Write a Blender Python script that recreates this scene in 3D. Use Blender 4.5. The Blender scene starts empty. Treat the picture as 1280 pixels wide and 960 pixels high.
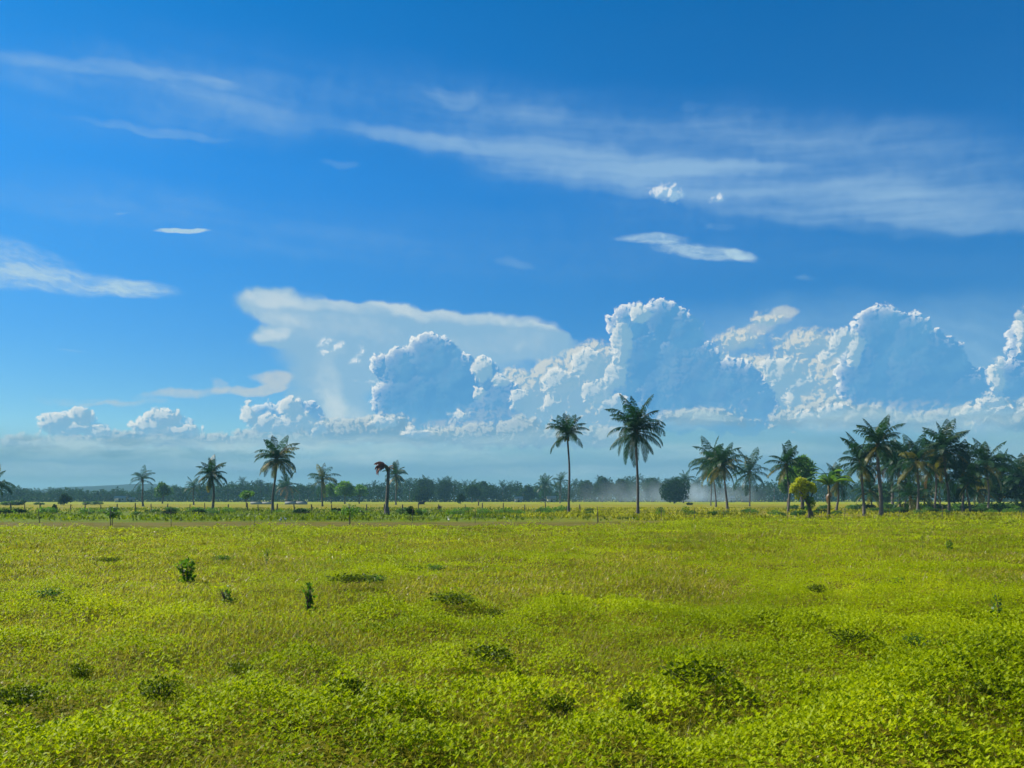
import bpy, math, random
import numpy as np
from mathutils import Vector, Matrix, Euler

random.seed(7)
C = bpy.context.scene.collection
R = math.radians
F = 1004.0      # focal length in photo pixels (1280 wide)
HY = 623.0      # photo row of the horizon
CH = 1.75       # eye height

def at(x, y, d):
    """point at depth d seen at photo pixel (x, y)"""
    return Vector(((x - 640) / F * d, d, CH - (y - HY) / F * d))

def dist(y):
    """depth of flat ground seen at photo row y"""
    return F * CH / (y - HY)

def ground_at(x, y):
    d = dist(y)
    return Vector(((x - 640) / F * d, d, 0.0))

def lin(r, g, b):
    f = lambda c: (c / 255 / 12.92) if c <= 10 else ((c / 255 + 0.055) / 1.055) ** 2.4
    return (f(r), f(g), f(b), 1.0)

# ------------------------------------------------------------------ node helpers
class E:
    """a scalar/vector expression in a node tree"""
    T = None
    def __init__(self, s): self.s = s
    @staticmethod
    def node(kind, **kw):
        n = E.T.nodes.new(kind)
        for k, v in kw.items(): setattr(n, k, v)
        return n
    @staticmethod
    def put(sock, v):
        if isinstance(v, E): E.T.links.new(v.s, sock)
        else: sock.default_value = v
    @staticmethod
    def math(op, *a, clamp=False):
        n = E.node('ShaderNodeMath', operation=op, use_clamp=clamp)
        for i, v in enumerate(a): E.put(n.inputs[i], v)
        return E(n.outputs[0])
    def __add__(s, o): return E.math('ADD', s, o)
    def __radd__(s, o): return E.math('ADD', o, s)
    def __sub__(s, o): return E.math('SUBTRACT', s, o)
    def __rsub__(s, o): return E.math('SUBTRACT', o, s)
    def __mul__(s, o): return E.math('MULTIPLY', s, o)
    def __rmul__(s, o): return E.math('MULTIPLY', o, s)
    def __truediv__(s, o): return E.math('DIVIDE', s, o)

def vmath(op, a, b=None, out=0):
    n = E.node('ShaderNodeVectorMath', operation=op)
    E.put(n.inputs[0], a)
    if b is not None: E.put(n.inputs[1], b)
    return E(n.outputs[out])
def smooth(v, a, b, lo=0.0, hi=1.0):
    n = E.node('ShaderNodeMapRange', interpolation_type='SMOOTHSTEP')
    E.put(n.inputs[0], v)
    for i, q in enumerate((a, b, lo, hi)): E.put(n.inputs[1 + i], q)
    return E(n.outputs[0])
def linear(v, a, b, lo=0.0, hi=1.0):
    n = E.node('ShaderNodeMapRange')
    E.put(n.inputs[0], v)
    for i, q in enumerate((a, b, lo, hi)): E.put(n.inputs[1 + i], q)
    return E(n.outputs[0])
def noise(vec, scale, detail=3.0, rough=0.5, dims='3D', dist_=0.0):
    n = E.node('ShaderNodeTexNoise', noise_dimensions=dims)
    E.put(n.inputs['Vector'], vec)
    n.inputs['Scale'].default_value = scale
    n.inputs['Detail'].default_value = detail
    n.inputs['Roughness'].default_value = rough
    n.inputs['Distortion'].default_value = dist_
    return E(n.outputs[0])
def mixc(f, a, b, mode='MIX'):
    n = E.node('ShaderNodeMix', data_type='RGBA', blend_type=mode)
    E.put(n.inputs[0], f)
    E.put(n.inputs[6], a); E.put(n.inputs[7], b)
    return E(n.outputs[2])
def ramp(v, stops):
    n = E.node('ShaderNodeValToRGB')
    el = n.color_ramp.elements
    while len(el) < len(stops): el.new(0.5)
    for e, (p, c) in zip(el, stops):
        e.position = p; e.color = c if len(c) == 4 else (*c, 1)
    E.put(n.inputs[0], v)
    return E(n.outputs[0])
# ------------------------------------------------------------------ sun and sky
SUN_AZ, SUN_EL = R(-68), R(45)      # azimuth from +Y towards +X
SUN = Vector((math.sin(SUN_AZ) * math.cos(SUN_EL), math.cos(SUN_AZ) * math.cos(SUN_EL), math.sin(SUN_EL)))

def make_sky():
    w = bpy.data.worlds.new('World'); bpy.context.scene.world = w
    w.use_nodes = True
    T = w.node_tree; E.T = T
    T.nodes.clear()
    STR = 0.1
    tc = E.node('ShaderNodeTexCoord')
    sky = E.node('ShaderNodeTexSky', sky_type='NISHITA')
    sky.sun_disc = False
    sky.sun_elevation = SUN_EL; sky.sun_rotation = SUN_AZ
    sky.air_density = 1.0; sky.dust_density = 0.25; sky.ozone_density = 2.5
    sep = E.node('ShaderNodeSeparateXYZ'); T.links.new(tc.outputs['Generated'], sep.inputs[0])
    dx, dy, dz = (E(o) for o in sep.outputs)
    U = E.math('ARCTAN2', dx, dy) * F           # azimuth, in units of 1/1004 rad
    V = E.math('ARCSINE', dz) * F               # elevation, same units
    comb = E.node('ShaderNodeCombineXYZ'); E.put(comb.inputs[0], U); E.put(comb.inputs[1], V)
    P = E(comb.outputs[0])
    def uv(x, y):
        a = math.atan((x - 640) / F)
        return a * F, math.atan((HY - y) / F * math.cos(a)) * F, math.cos(a)
    # clear air: the sky texture, graded to the photograph's deep tropical blue
    g = E.node('ShaderNodeHueSaturation')
    g.inputs['Hue'].default_value = 0.497; g.inputs['Saturation'].default_value = 1.28; g.inputs['Value'].default_value = 1.27
    T.links.new(sky.outputs[0], g.inputs['Color'])
    tint = ramp(linear(V, 0, 620), [(0.0, (0.42, 0.60, 0.66)), (0.10, (0.42, 0.62, 0.73)), (0.3, (0.32, 0.66, 0.86)),
                                    (0.6, (0.22, 0.78, 1.05)), (1.0, (0.02, 0.72, 0.98))])
    col = mixc(1.0, E(g.outputs[0]), tint, 'MULTIPLY')
    def K(r, g_, b, k=1.0):
        c = lin(r, g_, b); return (c[0] * k / STR, c[1] * k / STR, c[2] * k / STR, 1)

    clear = col
    # gentle warps shared by the soft clouds
    Pn = vmath('SCALE', P); Pn.s.node.inputs[3].default_value = 0.01
    wn = E.node('ShaderNodeTexNoise'); E.put(wn.inputs['Vector'], Pn)
    wn.inputs['Scale'].default_value = 1.6; wn.inputs['Detail'].default_value = 4
    wc = vmath('SUBTRACT', E(wn.outputs[1]), (0.5, 0.5, 0.5))
    def warped(k):
        s = vmath('MULTIPLY', wc, (k, k * 0.6, 0)); return vmath('ADD', P, s)
    def soft(p, x, y, L, Wu, Wd, ang=0.0, pw=1.0):
        """soft elongated patch: centre, half length, half widths above and below, tilt"""
        u, v, ca = uv(x, y)
        t = R(ang)
        def chord(ex, ey):          # how a short run across the sky maps to azimuth and elevation there
            u0, v0, _ = uv(x - ex, y + ey); u1, v1, _ = uv(x + ex, y - ey)
            return (u1 - u0) / 2, (v1 - v0) / 2
        ax, ay = chord(L * math.cos(t), L * math.sin(t))
        bx, by = chord(-8 * math.sin(t), 8 * math.cos(t))
        L_ = math.hypot(ax, ay); c, s = ax / L_, ay / L_
        k = abs(-bx * s + by * c) / 8
        d = vmath('SUBTRACT', p, (u, v, 0))
        a = vmath('DOT_PRODUCT', d, (c / L_, s / L_, 0), 1)
        b = vmath('DOT_PRODUCT', d, (-s, c, 0), 1)
        b = E.math('MAXIMUM', b * (1.0 / (Wu * k)), b * (-1.0 / (Wd * k)))
        r2 = E.math('MULTIPLY_ADD', a, a, b * b)
        return smooth(r2, 1.0, 0.0, 0.0, pw)
    def group(name, fn):
        """wrap a scalar field of the direction in its own small node group"""
        G = bpy.data.node_groups.new(name, 'ShaderNodeTree')
        G.interface.new_socket('P', in_out='INPUT', socket_type='NodeSocketVector')
        G.interface.new_socket('F', in_out='OUTPUT', socket_type='NodeSocketFloat')
        keep = E.T; E.T = G
        gi = G.nodes.new('NodeGroupInput')
        r = fn(E(gi.outputs[0]))
        go = G.nodes.new('NodeGroupOutput'); G.links.new(r.s, go.inputs[0])
        E.T = keep
        def use(p):
            n = E.node('ShaderNodeGroup'); n.node_tree = G
            E.put(n.inputs[0], p); return E(n.outputs[0])
        return use
    def patches(name, p, items):
        def fn(q):
            acc = None
            for a in items:
                v = soft(q, *a); acc = v if acc is None else acc + v
            return acc
        return group(name, fn)(p)
    def streaks(ang, sx, sy, detail=5, rough=0.6, wave=60):
        c, s = math.cos(R(ang)), math.sin(R(ang))
        cx = vmath('DOT_PRODUCT', warped(wave), (c / sx, s / sx, 0), 1)
        cy = vmath('DOT_PRODUCT', warped(wave), (-s / sy, c / sy, 0), 1)
        cb = E.node('ShaderNodeCombineXYZ'); E.put(cb.inputs[0], cx); E.put(cb.inputs[1], cy)
        return noise(E(cb.outputs[0]), 1.0, detail, rough)

    # --- high cirrus veils
    pw_ = warped(46)
    ci = patches('cirrus', pw_, (
        (120, 86, 190, 15, 12, -6, .26), (270, 104, 34, 12, 12, -8, .22), (20, 90, 160, 36, 30, -5, .14),
        (195, 165, 125, 9, 7, -9, .32), (330, 150, 220, 70, 50, -8, .12), (428, 209, 34, 7, 6, -6, .28),
        (520, 178, 110, 16, 12, -9, .36), (700, 205, 230, 34, 22, -5, .40), (880, 212, 150, 14, 12, -1, .38),
        (800, 232, 260, 24, 16, -3, .22), (1000, 262, 300, 60, 26, -8, .34), (1180, 270, 230, 60, 22, -7, .42),
        (780, 185, 330, 48, 40, -4, .20), (1010, 165, 210, 34, 40, -4, .13),
        (568, 124, 50, 16, 16, -8, .20), (665, 140, 60, 18, 18, -5, .12), (868, 132, 26, 9, 9, 0, .14),
        (645, 330, 28, 9, 9, -4, .22), (1005, 348, 16, 5, 5, 0, .22), (1050, 366, 26, 7, 7, 0, .12),
        (60, 250, 150, 28, 28, -6, .10), (860, 215, 520, 120, 80, -5, .26), (420, 130, 420, 90, 60, -6, .20), (160, 130, 300, 80, 70, -7, .20), (640, 310, 700, 60, 60, -2, .16), (1180, 220, 260, 90, 60, -6, .22), (120, 250, 240, 50, 40, -5, .14), (300, 300, 340, 30, 30, -3, .08), (1150, 330, 220, 22, 22, -4, .10)))
    c1 = ci * linear(streaks(-4, 260, 22, 6, .58, 22), 0.28, 0.72, 0.5, 1.15)
    c1 = smooth(c1 + (noise(pw_, 0.045, 6, .66) - 0.5) * 0.34 * smooth(c1, 0.0, 0.25), -0.04, 1.0) * 0.78
    col = mixc(c1, col, K(150, 190, 222))
    # --- denser soft patches (altocumulus bits)
    pb = warped(26)
    cb_ = patches('altocumulus', pb, (
        (60, 352, 190, 22, 20, -4, .52), (175, 362, 70, 16, 15, -3, .42), (10, 320, 120, 32, 30, -12, .42),
        (230, 290, 44, 4.5, 4, 0, 1.1), (150, 266, 14, 2, 2, 0, .3), (88, 437, 30, 1.8, 1.8, 0, .3),
        (815, 298, 60, 9, 8, -2, .62), (875, 314, 78, 13, 12, -6, .60), (925, 318, 30, 9, 8, -18, .5),
        (900, 284, 30, 7, 7, -2, .22), (1003, 348, 14, 5, 5, 0, .22)))
    c2 = cb_ * linear(streaks(-6, 40, 7, 6, .68), 0.28, 0.72, 0.5, 1.2)
    c2 = smooth(c2 + (noise(P, 0.09, 5, .65) - 0.5) * 0.5 * smooth(c2, 0.0, 0.3), 0.04, 0.9)
    c2 = E.math('MINIMUM', c2, 0.92)
    col = mixc(c2, col, K(176, 208, 226))

    # --- cumulus: rounded heaps in a distance field, their light taken from its slope towards the sun
    def heap_field(p, heaps, k):
        acc = None
        for (x, y, rx, ry) in heaps:
            u, v, ca = uv(x, y)
            rx_, ry_ = rx * ca ** 1.6, ry * ca
            d = vmath('SUBTRACT', p, (u, v, 0))
            d = vmath('MULTIPLY', d, (1 / rx_, 1 / ry_, 0))
            l = vmath('LENGTH', d, None, 1)
            m = min(rx_, ry_)
            f = E.math('MULTIPLY_ADD', l, -m, m)
            acc = f if acc is None else E.math('SMOOTH_MAX', acc, f, k)
        return acc
    def puffs(p, size, detail, rough):
        n = E.node('ShaderNodeTexVoronoi', voronoi_dimensions='2D', feature='F1')
        n.normalize = True
        E.put(n.inputs['Vector'], p)
        n.inputs['Scale'].default_value = 1.0 / size
        n.inputs['Detail'].default_value = detail
        n.inputs['Roughness'].default_value = rough
        n.inputs['Lacunarity'].default_value = 2.3
        return 1.0 - E(n.outputs['Distance'])
    wn2 = E.node('ShaderNodeTexNoise'); E.put(wn2.inputs['Vector'], Pn)
    wn2.inputs['Scale'].default_value = 7.0; wn2.inputs['Detail'].default_value = 3
    wq = vmath('MULTIPLY', vmath('SUBTRACT', E(wn2.outputs[1]), (0.5, 0.5, 0.5)), (14, 12, 0))
    PQ = vmath('ADD', P, wq)
    LX, LY = -0.74, 0.67
    STEP = 4.0
    PO = vmath('ADD', PQ, (LX * STEP, LY * STEP, 0))
    big = [puffs(p, 24, 3.0, 0.62) - 0.62 for p in (PQ, PO)]
    fine = [puffs(p, 11, 2.0, 0.6) - 0.62 for p in (PQ, PO)]
    swells = [noise(p, 0.024, 3, .5) for p in (PQ, vmath('ADD', PQ, (LX * 11, LY * 11, 0)))]
    mixed = [b * 0.4 + f * 0.75 for b, f in zip(big, fine)]
    def cumulus(col, name, heaps, amp, tex, soft_edge, shade, light, depth, fill, base=None, strength=1.0, k=5.0, soft_shade=None):
        fld = group(name, lambda q: heap_field(q, heaps, k))
        f, g = (fld(p) + t * amp for p, t in zip((PQ, PO), tex))
        alpha = smooth(f, 0.0, soft_edge) * strength
        slope = (f - g) * (1.0 / STEP)
        fp = E.math('MAXIMUM', f, 0.0)
        near = E.math('EXPONENT', fp * (-1.0 / depth))
        lit = smooth(slope, 0.0, 1.0) * (near * (1 - fill) + fill)
        rim = E.math('EXPONENT', fp * (-1.0 / 3.0)) * smooth(slope, 0.05, 0.6) * 0.95
        if base is not None: alpha = alpha * smooth(V, base[0], base[1])
        if soft_shade is not None:      # broad swellings inside the body
            swell = smooth(swells[0] - swells[1], -0.09, 0.13)
            shade = mixc(swell * 0.3, shade, soft_shade)
        return mixc(alpha, col, mixc(E.math('MINIMUM', lit + rim, 1.0), shade, light))
    # small bright scraps high up
    col = cumulus(col, 'high_scraps', [(826, 238, 15, 9), (838, 241, 15, 11), (848, 245, 10, 6), (897, 249, 9, 7)], 14, fine, 9, K(150, 192, 222), K(236, 242, 243), 12, .6, None, .85, k=5)
    upper = col
    # --- the great anvil behind the towers
    pa = warped(62)
    an = patches('anvil', pa, (
        (345, 372, 70, 24, 34, -2, 1.0), (430, 392, 130, 20, 48, -7, .95), (560, 402, 170, 20, 52, -5, .85), (670, 418, 85, 12, 34, -5, .8),
        (345, 416, 46, 16, 18, 4, .85), (440, 440, 130, 50, 60, -4, .6), (600, 440, 130, 40, 46, 0, .5),
        (410, 490, 62, 80, 70, -60, .55), (450, 530, 120, 44, 34, -10, .6), (500, 420, 190, 50, 70, -3, .5)))
    a1 = E.math('MINIMUM', an, 1.0)
    fib = streaks(-18, 90, 20, 5, .6)
    a1 = smooth(a1 + (fib - 0.5) * 0.4 + (noise(P, 0.06, 5, .6) - 0.5) * 0.3, 0.05, 0.75) * 0.86
    top = patches('anvil_top', pa, (
        (340, 364, 62, 12, 18, 2, .85), (440, 378, 110, 9, 17, -8, .75), (560, 390, 110, 8, 16, -5, .75), (665, 403, 70, 7, 12, -6, .8), (715, 408, 22, 6, 9, -6, .9),
        (345, 415, 38, 11, 13, 6, .95), (325, 420, 18, 7, 8, 0, .5), (410, 480, 26, 60, 70, 12, .55), (440, 520, 70, 24, 34, -30, .5), (420, 405, 120, 20, 30, -6, .4), (350, 385, 60, 20, 30, 0, .5), (600, 425, 120, 16, 24, 8, .3),
        (650, 440, 60, 16, 22, 30, .28)))
    t1 = E.math('MINIMUM', top, 1.0) * linear(fib, 0.25, 0.7, 0.5, 1.1)
    fray = noise(P, 0.075, 5, .62)
    t1 = smooth(t1 + (fray - 0.5) * 0.5, 0.02, 1.05)
    acol = mixc(t1, K(143, 186, 213), K(200, 217, 222))
    col = mixc(a1, col, acol)
    veil = patches('veil', pa, ((1010, 450, 330, 90, 130, 0, .62), (650, 480, 260, 60, 90, 0, .4), (1250, 430, 200, 80, 120, 0, .4)))
    col = mixc(E.math('MINIMUM', veil, 1.0) * linear(fib, .3, .7, .5, 1.0), col, K(132, 181, 216))
    # cream wedge and shelf left of the anvil
    pc = warped(48)
    cw = patches('shelf_cloud', pc, ((340, 468, 44, 11, 11, -4, .9), (318, 486, 56, 10, 9, 2, .95), (345, 478, 34, 16, 14, 0, .8), (225, 494, 66, 9, 11, 4, .75), (272, 478, 17, 11, 24, 0, .55),
                                 (938, 412, 66, 9, 22, 27, .8), (975, 392, 22, 7, 9, 10, .6), (1010, 424, 42, 13, 15, 2, .7), (110, 503, 110, 7, 8, -1, .35), (165, 508, 90, 6, 6, 0, .4)))
    cwm = E.math('MINIMUM', cw, 1.0)
    col = mixc(smooth(cwm + (fray - 0.5) * 0.9, 0.12, 1.1) * 0.8, col, K(188, 202, 208))

    # soft far heaps
    far = [(745, 470, 46, 44), (715, 490, 40, 40), (690, 500, 30, 34), (760, 500, 50, 40), (640, 520, 46, 30), (600, 530, 40, 26), (560, 545, 60, 22), (725, 462, 30, 30), (690, 470, 26, 26), (780, 505, 26, 26), (660, 545, 40, 20), (505, 545, 30, 18), (880, 475, 60, 38), (945, 478, 50, 36), (650, 495, 56, 36), (1210, 530, 70, 22), (1030, 510, 60, 30),
           (1010, 430, 44, 20), (1040, 470, 40, 34), (960, 400, 26, 9), (925, 425, 38, 14), (985, 470, 50, 30), (1090, 520, 120, 20), (480, 535, 36, 18), (850, 520, 60, 12)]
    col = cumulus(col, 'far_heaps', far, 24, mixed, 10, K(134, 178, 206), K(214, 218, 212), 24, .62, (40, 96), .86, k=8)
    # the dark-bodied towers with silver rims
    tow = [(540, 452, 38, 34), (500, 462, 26, 28), (562, 480, 40, 44), (520, 500, 56, 40), (475, 455, 12, 14),
           (605, 470, 20, 24), (625, 500, 30, 28), (600, 520, 46, 28),
           (788, 408, 30, 26), (826, 402, 28, 27), (850, 420, 30, 32), (800, 450, 34, 46), (850, 480, 60, 60), (905, 495, 56, 46), (930, 510, 40, 36), (780, 490, 24, 30),
           (1100, 416, 36, 34), (1130, 432, 40, 40), (1150, 470, 60, 60), (1195, 492, 48, 34), (1085, 470, 40, 50), (1222, 500, 24, 36),
           (92, 530, 36, 15), (205, 530, 34, 14), (330, 524, 26, 18), (368, 520, 36, 22),
           (1262, 480, 34, 30), (1282, 430, 22, 34), (1290, 500, 30, 40)]
    col = cumulus(col, 'towers', tow, 18, mixed, 2.6, K(82, 151, 202), K(240, 244, 242), 5.0, .03, (30, 138), .92, k=5, soft_shade=K(112, 174, 211))
    bank = [(845, 522, 26, 9), (885, 520, 40, 12), (915, 526, 26, 8), (985, 524, 30, 13), (1030, 514, 40, 17), (1075, 520, 40, 15), (1120, 528, 50, 13), (1170, 526, 40, 15), (1205, 518, 26, 13), (1245, 514, 34, 17), (1280, 520, 30, 20),
            (30, 553, 40, 11), (90, 552, 40, 11), (150, 550, 44, 13), (210, 548, 40, 13), (265, 551, 40, 12), (320, 548, 40, 13), (375, 546, 44, 14), (430, 540, 50, 19), (480, 536, 40, 20), (530, 545, 40, 13),
            (600, 545, 50, 16), (650, 540, 40, 20), (700, 546, 50, 16), (760, 546, 60, 14)]
    col = cumulus(col, 'bank', bank, 18, mixed, 6, K(112, 160, 190), K(202, 214, 216), 10, .34, (14, 60), .85, k=8)
    # bright cauliflower heads in front
    hd = [(776, 430, 13, 34), (770, 468, 16, 16), (800, 392, 14, 12), (765, 505, 24, 14), (735, 455, 22, 20), (700, 480, 24, 20), (745, 490, 20, 16),
          (978, 466, 22, 20), (1000, 482, 20, 14), (962, 458, 12, 12), (1050, 428, 14, 18), (1068, 436, 12, 22), (1035, 446, 12, 9), (990, 500, 12, 10),
          (602, 462, 14, 15), (625, 474, 12, 10), (650, 500, 16, 14), (690, 505, 14, 14), (598, 492, 8, 10), (575, 520, 10, 6),
          (1246, 470, 10, 22), (1240, 500, 18, 10), (1276, 415, 8, 26),
          (68, 528, 24, 13), (100, 520, 18, 12), (92, 534, 36, 11), (120, 540, 20, 9),
          (205, 522, 24, 13), (190, 532, 28, 12), (225, 538, 30, 10),
          (312, 520, 12, 13), (330, 528, 20, 12), (362, 510, 15, 15), (372, 525, 22, 14), (350, 532, 36, 11), (395, 535, 14, 10), (310, 508, 4, 10),
          (480, 528, 18, 9), (520, 540, 18, 8), (1010, 520, 20, 7), (1040, 514, 24, 8), (1250, 512, 30, 9), (1215, 516, 16, 7)]
    col = cumulus(col, 'heads', hd, 13, fine, 3.5, K(128, 176, 206), K(230, 235, 232), 6, .30, (34, 88), .9, k=4)
    # small bright scraps
    sm = [(408, 430, 11, 8), (421, 436, 15, 11), (410, 440, 10, 9), (452, 440, 5, 10), (446, 452, 12, 7), (468, 478, 20, 4), (566, 518, 9, 5)]
    col = cumulus(col, 'scraps', sm, 12, fine, 9, K(150, 190, 216), K(240, 243, 241), 10, .6, None, .8, k=4)

    # --- low stratus shelf and the hazy air at the horizon
    ps = warped(30)
    st = patches('stratus', ps, ((40, 585, 200, 9, 12, 0, .4), (330, 578, 190, 8, 12, 1, .4), (560, 570, 160, 10, 14, -1, .4), (900, 562, 200, 12, 16, 1, .45), (1150, 575, 180, 10, 14, 0, .4), (740, 590, 220, 10, 12, 0, .35), (40, 556, 120, 12, 22, 0, .8), (190, 558, 130, 12, 22, 0, .8), (330, 553, 110, 13, 24, 1, .85), (450, 556, 110, 16, 26, -2, .7), (590, 552, 90, 12, 20, 0, .55),
                                 (880, 520, 54, 9, 8, -3, .85), (860, 530, 60, 10, 12, 0, .45), (1060, 520, 110, 14, 22, 3, .6), (1200, 522, 110, 14, 22, 3, .65), (720, 545, 120, 16, 26, 0, .45), (1250, 560, 130, 30, 30, 0, .3)))
    ln = streaks(0, 60, 10, 6, .62)
    air = smooth(V, 88, 30) * 0.9
    low_air = ramp(linear(V, 0, 100), [(0.0, K(122, 160, 180)), (0.3, K(110, 156, 186)), (0.6, K(108, 161, 198)), (1.0, K(112, 170, 212))])
    col = mixc(air, col, low_air)
    stm = E.math('MINIMUM', st, 1.0) * linear(ln, 0.3, 0.68, 0.2, 1.0)
    col = mixc(E.math('MINIMUM', stm, 0.9), col, K(172, 202, 212))
    dk = patches('stratus_shade', ps, ((60, 566, 140, 10, 14, 0, .5), (160, 553, 46, 5, 6, 0, .5), (35, 550, 30, 4, 5, 0, .45), (240, 568, 160, 8, 14, 0, .4), (1100, 548, 150, 9, 14, 0, .3))) * linear(ln, 0.35, 0.7, 1.0, 0.2)
    col = mixc(E.math('MINIMUM', dk, 0.6), col, K(96, 146, 170))
    # the modelled clouds stand in the northern quarter of the sky; elsewhere it is clear with thin veils
    north = E.math('LESS_THAN', E.math('ABSOLUTE', U), 900.0) * E.math('LESS_THAN', E.math('ABSOLUTE', V - 330), 420.0)
    low = E.math('LESS_THAN', V, 290.0)
    def bgnode(c):
        b = E.node('ShaderNodeBackground'); E.put(b.inputs[0], c); b.inputs[1].default_value = STR / 1.62; return b
    def mixs(f, a, b):
        n = E.node('ShaderNodeMixShader'); E.put(n.inputs[0], f)
        T.links.new(a.outputs[0], n.inputs[1]); T.links.new(b.outputs[0], n.inputs[2]); return n
    plain = mixc(air, clear, low_air)
    m = mixs(north, bgnode(plain), mixs(low, bgnode(upper), bgnode(col)))
    out = E.node('ShaderNodeOutputWorld'); T.links.new(m.outputs[0], out.inputs[0])
    w.cycles.sampling_method = 'MANUAL'; w.cycles.sample_map_resolution = 512

    L = bpy.data.lights.new('sun', 'SUN'); L.energy = 5.0; L.angle = R(0.53); L.color = (1.0, 0.94, 0.83)
    o = bpy.data.objects.new('sun', L); C.objects.link(o)
    o.rotation_euler = SUN.to_track_quat('Z', 'Y').to_euler(); o.location = SUN * 200
make_sky()

cam = bpy.data.cameras.new('camera')
cam.sensor_width = 36; cam.lens = 36 * F / 1280
cam.shift_y = (HY - 480) / 1280
cam.clip_start = 0.1; cam.clip_end = 8000
co = bpy.data.objects.new('camera', cam); C.objects.link(co)
co.location = (0, 0, CH); co.rotation_euler = (R(90), 0, 0)
sc = bpy.context.scene
sc.camera = co
sc.view_settings.view_transform = 'Standard'; sc.view_settings.look = 'None'
sc.view_settings.exposure = 0.7; sc.view_settings.gamma = 1
# ------------------------------------------------------------------ materials
def material(name, fn):
    m = bpy.data.materials.new(name); m.use_nodes = True
    T = m.node_tree; T.nodes.clear(); E.T = T
    out = T.nodes.new('ShaderNodeOutputMaterial')
    s = fn(T)
    T.links.new(s.outputs[0], out.inputs['Surface'])
    return m
def obj_coord():
    return E(E.node('ShaderNodeTexCoord').outputs['Object'])
def principled(T, col, rough=0.7, spec=0.3):
    n = T.nodes.new('ShaderNodeBsdfPrincipled')
    E.put(n.inputs['Base Color'], col); E.put(n.inputs['Roughness'], rough)
    n.inputs['Specular IOR Level'].default_value = spec
    return n
def foliage(name, stops, through=1.9, share=0.45, rough=0.45, patch=0.6, spec=0.35, patch_amt=0.5):
    """leaves: reflect some light, let some through; colour differs leaf by leaf and patch by patch"""
    def fn(T):
        isl = E(E.node('ShaderNodeNewGeometry').outputs['Random Per Island'])
        geo = E(E.node('ShaderNodeNewGeometry').outputs['Position'])
        v = isl * (1 - patch_amt) + linear(noise(geo, patch, 3, .6), 0.3, 0.7) * patch_amt
        c = ramp(v, stops)
        p = principled(T, c, rough, spec)
        t = T.nodes.new('ShaderNodeBsdfTranslucent')
        E.put(t.inputs[0], mixc(1.0, c, (through, through * 1.0, through * 0.6, 1), 'MULTIPLY'))
        mx = T.nodes.new('ShaderNodeMixShader'); mx.inputs[0].default_value = share
        T.links.new(p.outputs[0], mx.inputs[1]); T.links.new(t.outputs[0], mx.inputs[2])
        return mx
    return material(name, fn)

M = {}
M['weed'] = foliage('weed_leaf', [(0, (.052, .092, .001)), (.3, (.185, .25, .002)), (.7, (.33, .40, .003)), (1, (.49, .495, .005))], patch=.22, patch_amt=.68, through=1.5, share=.40, spec=.1, rough=.5)
M['blade'] = foliage('grass_blade', [(0, (.08, .092, .005)), (.5, (.20, .21, .009)), (.85, (.31, .305, .022)), (1, (.46, .42, .09))], patch=.25, spec=.1, rough=.5)
M['lush_blade'] = foliage('lush_blade', [(0, (.035, .065, .004)), (.5, (.09, .13, .005)), (1, (.17, .20, .010))], patch=.25, spec=.2, rough=.5)
M['dry_blade'] = foliage('olive_blade', [(0, (.07, .085, .007)), (.5, (.175, .18, .013)), (.85, (.275, .26, .03)), (1, (.40, .36, .07))], patch=.12, spec=.1, rough=.5)
M['shade_toned_leaf'] = foliage('shade_toned_leaf', [(0, (.025, .045, .002)), (.6, (.06, .095, .004)), (1, (.13, .18, .006))], patch=2, spec=.08, share=.34)  # weed leaf darkened in colour to imitate shade in the field's hollows
M['straw'] = foliage('dry_straw', [(0, (.18, .15, .035)), (.6, (.28, .23, .07)), (1, (.42, .37, .17))], share=.3, patch=.5)
M['herb_leaf'] = foliage('herb_leaf', [(0, (.03, .09, .006)), (.6, (.07, .16, .008)), (1, (.13, .24, .012))], patch=3, spec=.12)
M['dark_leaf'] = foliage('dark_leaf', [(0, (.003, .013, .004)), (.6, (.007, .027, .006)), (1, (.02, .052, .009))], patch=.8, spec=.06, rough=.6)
M['mid_leaf'] = foliage('mid_leaf', [(0, (.02, .06, .008)), (.6, (.04, .11, .012)), (1, (.08, .16, .016))], patch=.8)
M['bright_leaf'] = foliage('bright_leaf', [(0, (.04, .10, .006)), (.6, (.07, .17, .010)), (1, (.12, .23, .016))], patch=.8)
M['yellow_leaf'] = foliage('yellow_leaf', [(0, (.16, .18, .006)), (.6, (.32, .35, .010)), (1, (.46, .45, .016))], patch=.9)
M['far_leaf'] = foliage('far_leaf', [(0, (.006, .022, .008)), (.6, (.013, .040, .012)), (1, (.034, .075, .017))], patch=.06, share=.3, spec=.05, rough=.7)
M['frond'] = foliage('palm_frond', [(0, (.005, .025, .004)), (.6, (.010, .046, .006)), (1, (.028, .084, .009))], patch=.5, share=.3, rough=.5, spec=.25)
M['frond_yellow'] = foliage('palm_frond_yellowing', [(0, (.07, .08, .012)), (.6, (.14, .13, .02)), (1, (.2, .16, .03))], patch=.5, share=.4)
M['frond_dry'] = foliage('palm_frond_dry', [(0, (.07, .04, .02)), (.6, (.13, .08, .04)), (1, (.2, .13, .07))], patch=.5, share=.3)
M['frond_red'] = foliage('palm_frond_withered', [(0, (.09, .035, .03)), (.6, (.16, .06, .05)), (1, (.22, .1, .08))], patch=.5, share=.3)
M['banana'] = foliage('banana_leaf', [(0, (.04, .10, .012)), (.6, (.07, .16, .02)), (1, (.13, .22, .03))], patch=1.2, share=.4, rough=.3, spec=.5)
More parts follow.
